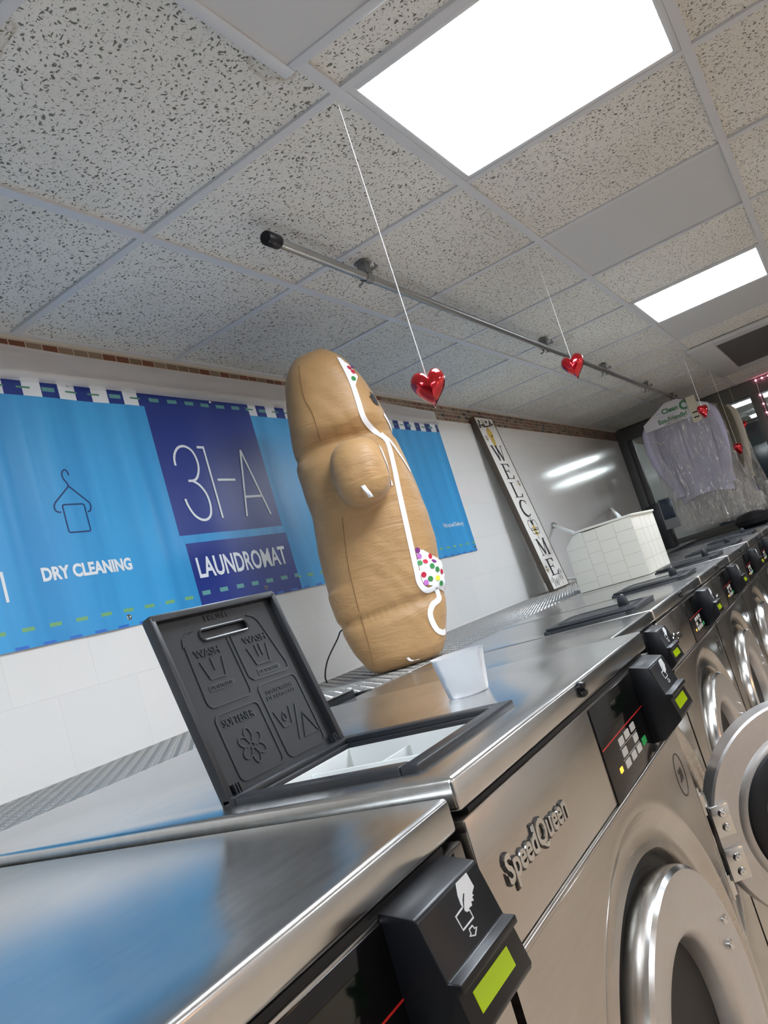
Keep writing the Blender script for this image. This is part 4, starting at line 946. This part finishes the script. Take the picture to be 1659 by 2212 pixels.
# ------------------------------------------------------------------ bagged clothes hanging from the rail
def garment(label, x, yc, zt, wsh, wl, hgt, mshirt, with_card, sway=0, bag_h=1.0, bagw=.32):
    t = thing('bagged_garment', label, 'clothes', (x, yc, zt), 0, 'dry cleaned clothes in plastic on the rail')
    hy = RY - .0193 - yc; hk = MB(); hk.tube(smoothline([(0, 0, .0), (0, hy * .6, .022), (0, hy - .016, .046)], 4) + arcs(hy, .0158, .062), .0022, 6); hk.tube([(0, -wsh, -.13), (0, -.04, -.012), (0, 0, .0), (0, .04, -.012), (0, wsh, -.13)], .005, 8); hk.build('hanger', m_galv, t)
    s = MB(); rings = []
    for i in range(24):
        q = i / 23; z = -.012 - hgt * q
        W_ = .045 + (wsh - .045) * min(1, q / .16) ** .8 if q < .16 else wsh + (wl - wsh) * ((q - .16) / .84)
        D = .025 + .05 * min(1, q / .3); ring = []
        for k_ in range(40):
            g = 2 * PI * k_ / 40; fold = 1 + .34 * min(1, q * 2) * math.sin(5 * g + i * .06)
            ring.append((D * math.sin(g) * fold, W_ * math.cos(g) + sway * q, z - .02 * q * math.cos(2 * g)))
        rings.append(ring)
    loft(s, rings); s.build('shirt_body', mshirt, t, smooth=60)
    for sg in (-1, 1):
        a = MB(); a.tube(smoothline([(0, sg * (wsh - .03), -.13), (-.02, sg * (wsh + .012), -.20), (-.035, sg * (wsh + .015), -.40), (-.045, sg * (wsh - .03) + sway * .6, -.60), (-.05, sg * (wsh - .05) + sway * .7, -.70)], 5), [.03] + [.048] * 3 + [.05] * 6 + [.048] * 6 + [.044] * 5, 14); a.v = [(-.052 + (p[0] + .035) * .42, p[1], p[2]) for p in a.v]; a.build('sleeve', mshirt, t, smooth=60)
        c_ = MB(); c_.tube([(-.05, sg * (wsh - .05) + sway * .7, -.695), (-.052, sg * (wsh - .052) + sway * .72, -.75)], .047, 14); c_.v = [(-.056 + (p[0] + .05) * .42, p[1], p[2]) for p in c_.v]; c_.build('cuff', mshirt, t, smooth=40)
    pl = MB(); pl.box(-.085, -.072, -.016 + sway * .3, .016 + sway * .6, -hgt * .97, -.15); pl.build('placket', mshirt, t, .003)
    if with_card:
        c_ = MB(); c_.prism([(-.05, .012), (.05, .012), (wsh + .015, -.105), (wsh + .012, -.165), (-wsh - .012, -.165), (-wsh - .015, -.105)], lambda u, w, d: (-.094 - d, u, w), 0, .003); co = c_.build('hanger_cover', m_card, t, .001); co['label'] = 'white card cover printed in green'
        p_ = MB(); fu = lambda u, w, d: (-.097 - d, -u, w)
        text(p_, 'Clean', -.09, .04, -.072, -.030, fu, 0, .001, .045); text(p_, 'Eco-Friendly!', -.14, .09, -.152, -.103, fu, 0, .001, .04); 
        p_.stroke(arc(.09, -.055, .03, 0, 300, 14), .02, fu, 0, .001)
        p_.build('green_print', m_cgreen, co, smooth=0)
        p3 = MB(); text(p3, 'We', -.135, -.10, -.066, -.042, fu, 0, .001); text(p3, 'with nature', -.13, .02, -.096, -.078, fu, 0, .001); p3.build('violet_print', m_shirt, co, smooth=0)
        tg = MB(); tg.box(-.112, -.110, -.185, -.115, -.22, -.01); to = tg.build('paper_tag', m_tagm, t)
        pr = MB(); 
        for w in (-.15, -.19): pr.box(-.1135, -.112, -.17, -.13, w, w + .012)
        pr.build('print', m_inkdark, to, smooth=0)
    b = MB(); rings = []; rr = random.Random(5)
    ph = [rr.uniform(0, 6) for _ in range(8)]
    for i in range(36):
        q = i / 35; z = .006 - bag_h * q; W_ = (.05 + (bagw - .05) * min(1, q / .14) ** .75) + .03 * q; D = .065 + .045 * min(1, q / .3) - .03 * max(0, q - .8) / .2; ring = []
        for k_ in range(72):
            g = 2 * PI * k_ / 72; cr = 1 + .07 * math.sin(7 * g + 9 * q + ph[0]) + .035 * math.sin(13 * g - 14 * q + ph[1]) + .03 * math.sin(23 * g + 21 * q)
            ring.append((-.01 + D * math.sin(g) * cr * 1.05, (W_ * math.cos(g)) * (1 + .02 * math.sin(11 * q + ph[2])) + sway * q, z + .012 * q * math.sin(5 * g)))
        rings.append(ring)
    n = 72; v = [p for r in rings for p in r]; b.add(v, [(j * n + i, j * n + (i + 1) % n, (j + 1) * n + (i + 1) % n, (j + 1) * n + i) for j in range(35) for i in range(n)])
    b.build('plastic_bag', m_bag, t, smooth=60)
    return t
def arcs(y0, r, z0): return [(0, y0 - r * math.cos(math.radians(a)), z0 + r * math.sin(math.radians(a))) for a in range(0, 200, 20)]
garment('lavender shirt in clear plastic under a white printed hanger cover', 5.34, RY - .02, RZ - .062, .245, .20, .78, m_shirt, True, -.02, 1.02, .30)
garment('bagged cream garment hanging just behind the lavender shirt', 5.91, RY - .075, RZ - .062, .27, .24, .72, m_cream2, False, -.03, 1.05, .31)
garment('dark khaki bagged garment squeezed between the lavender and cream ones', 5.625, RY - .06, RZ - .062, .26, .22, .74, m_khaki, False, -.02, .98, .26)

# ------------------------------------------------------------------ unseen warm lamps added across the aisle, meant for orange streaks on the fronts
for q, (x, y) in enumerate(((-.9, -4.9), (1.6, -4.9))):
    t = thing('added_warm_lamp', ('added round warm lamp, out of view at the opposite wall, nearer the camera', 'added round warm lamp, out of view at the opposite wall, farther along')[q], 'added lamp', (x, y, 1.5), group='added warm lamps out of view')
    MB().lathe([(.07, -.1), (.07, -.02), (.03, 0)], lambda a, b, h: (a, h, b), 24, cap0=True).build('base', m_alu, t)
    MB().lathe([(.001, -.09), (.06, -.065), (.09, 0), (.06, .065), (.001, .09)], lambda a, b, h: (a, .08 + h, b), 24).build('globe', m_warm, t)
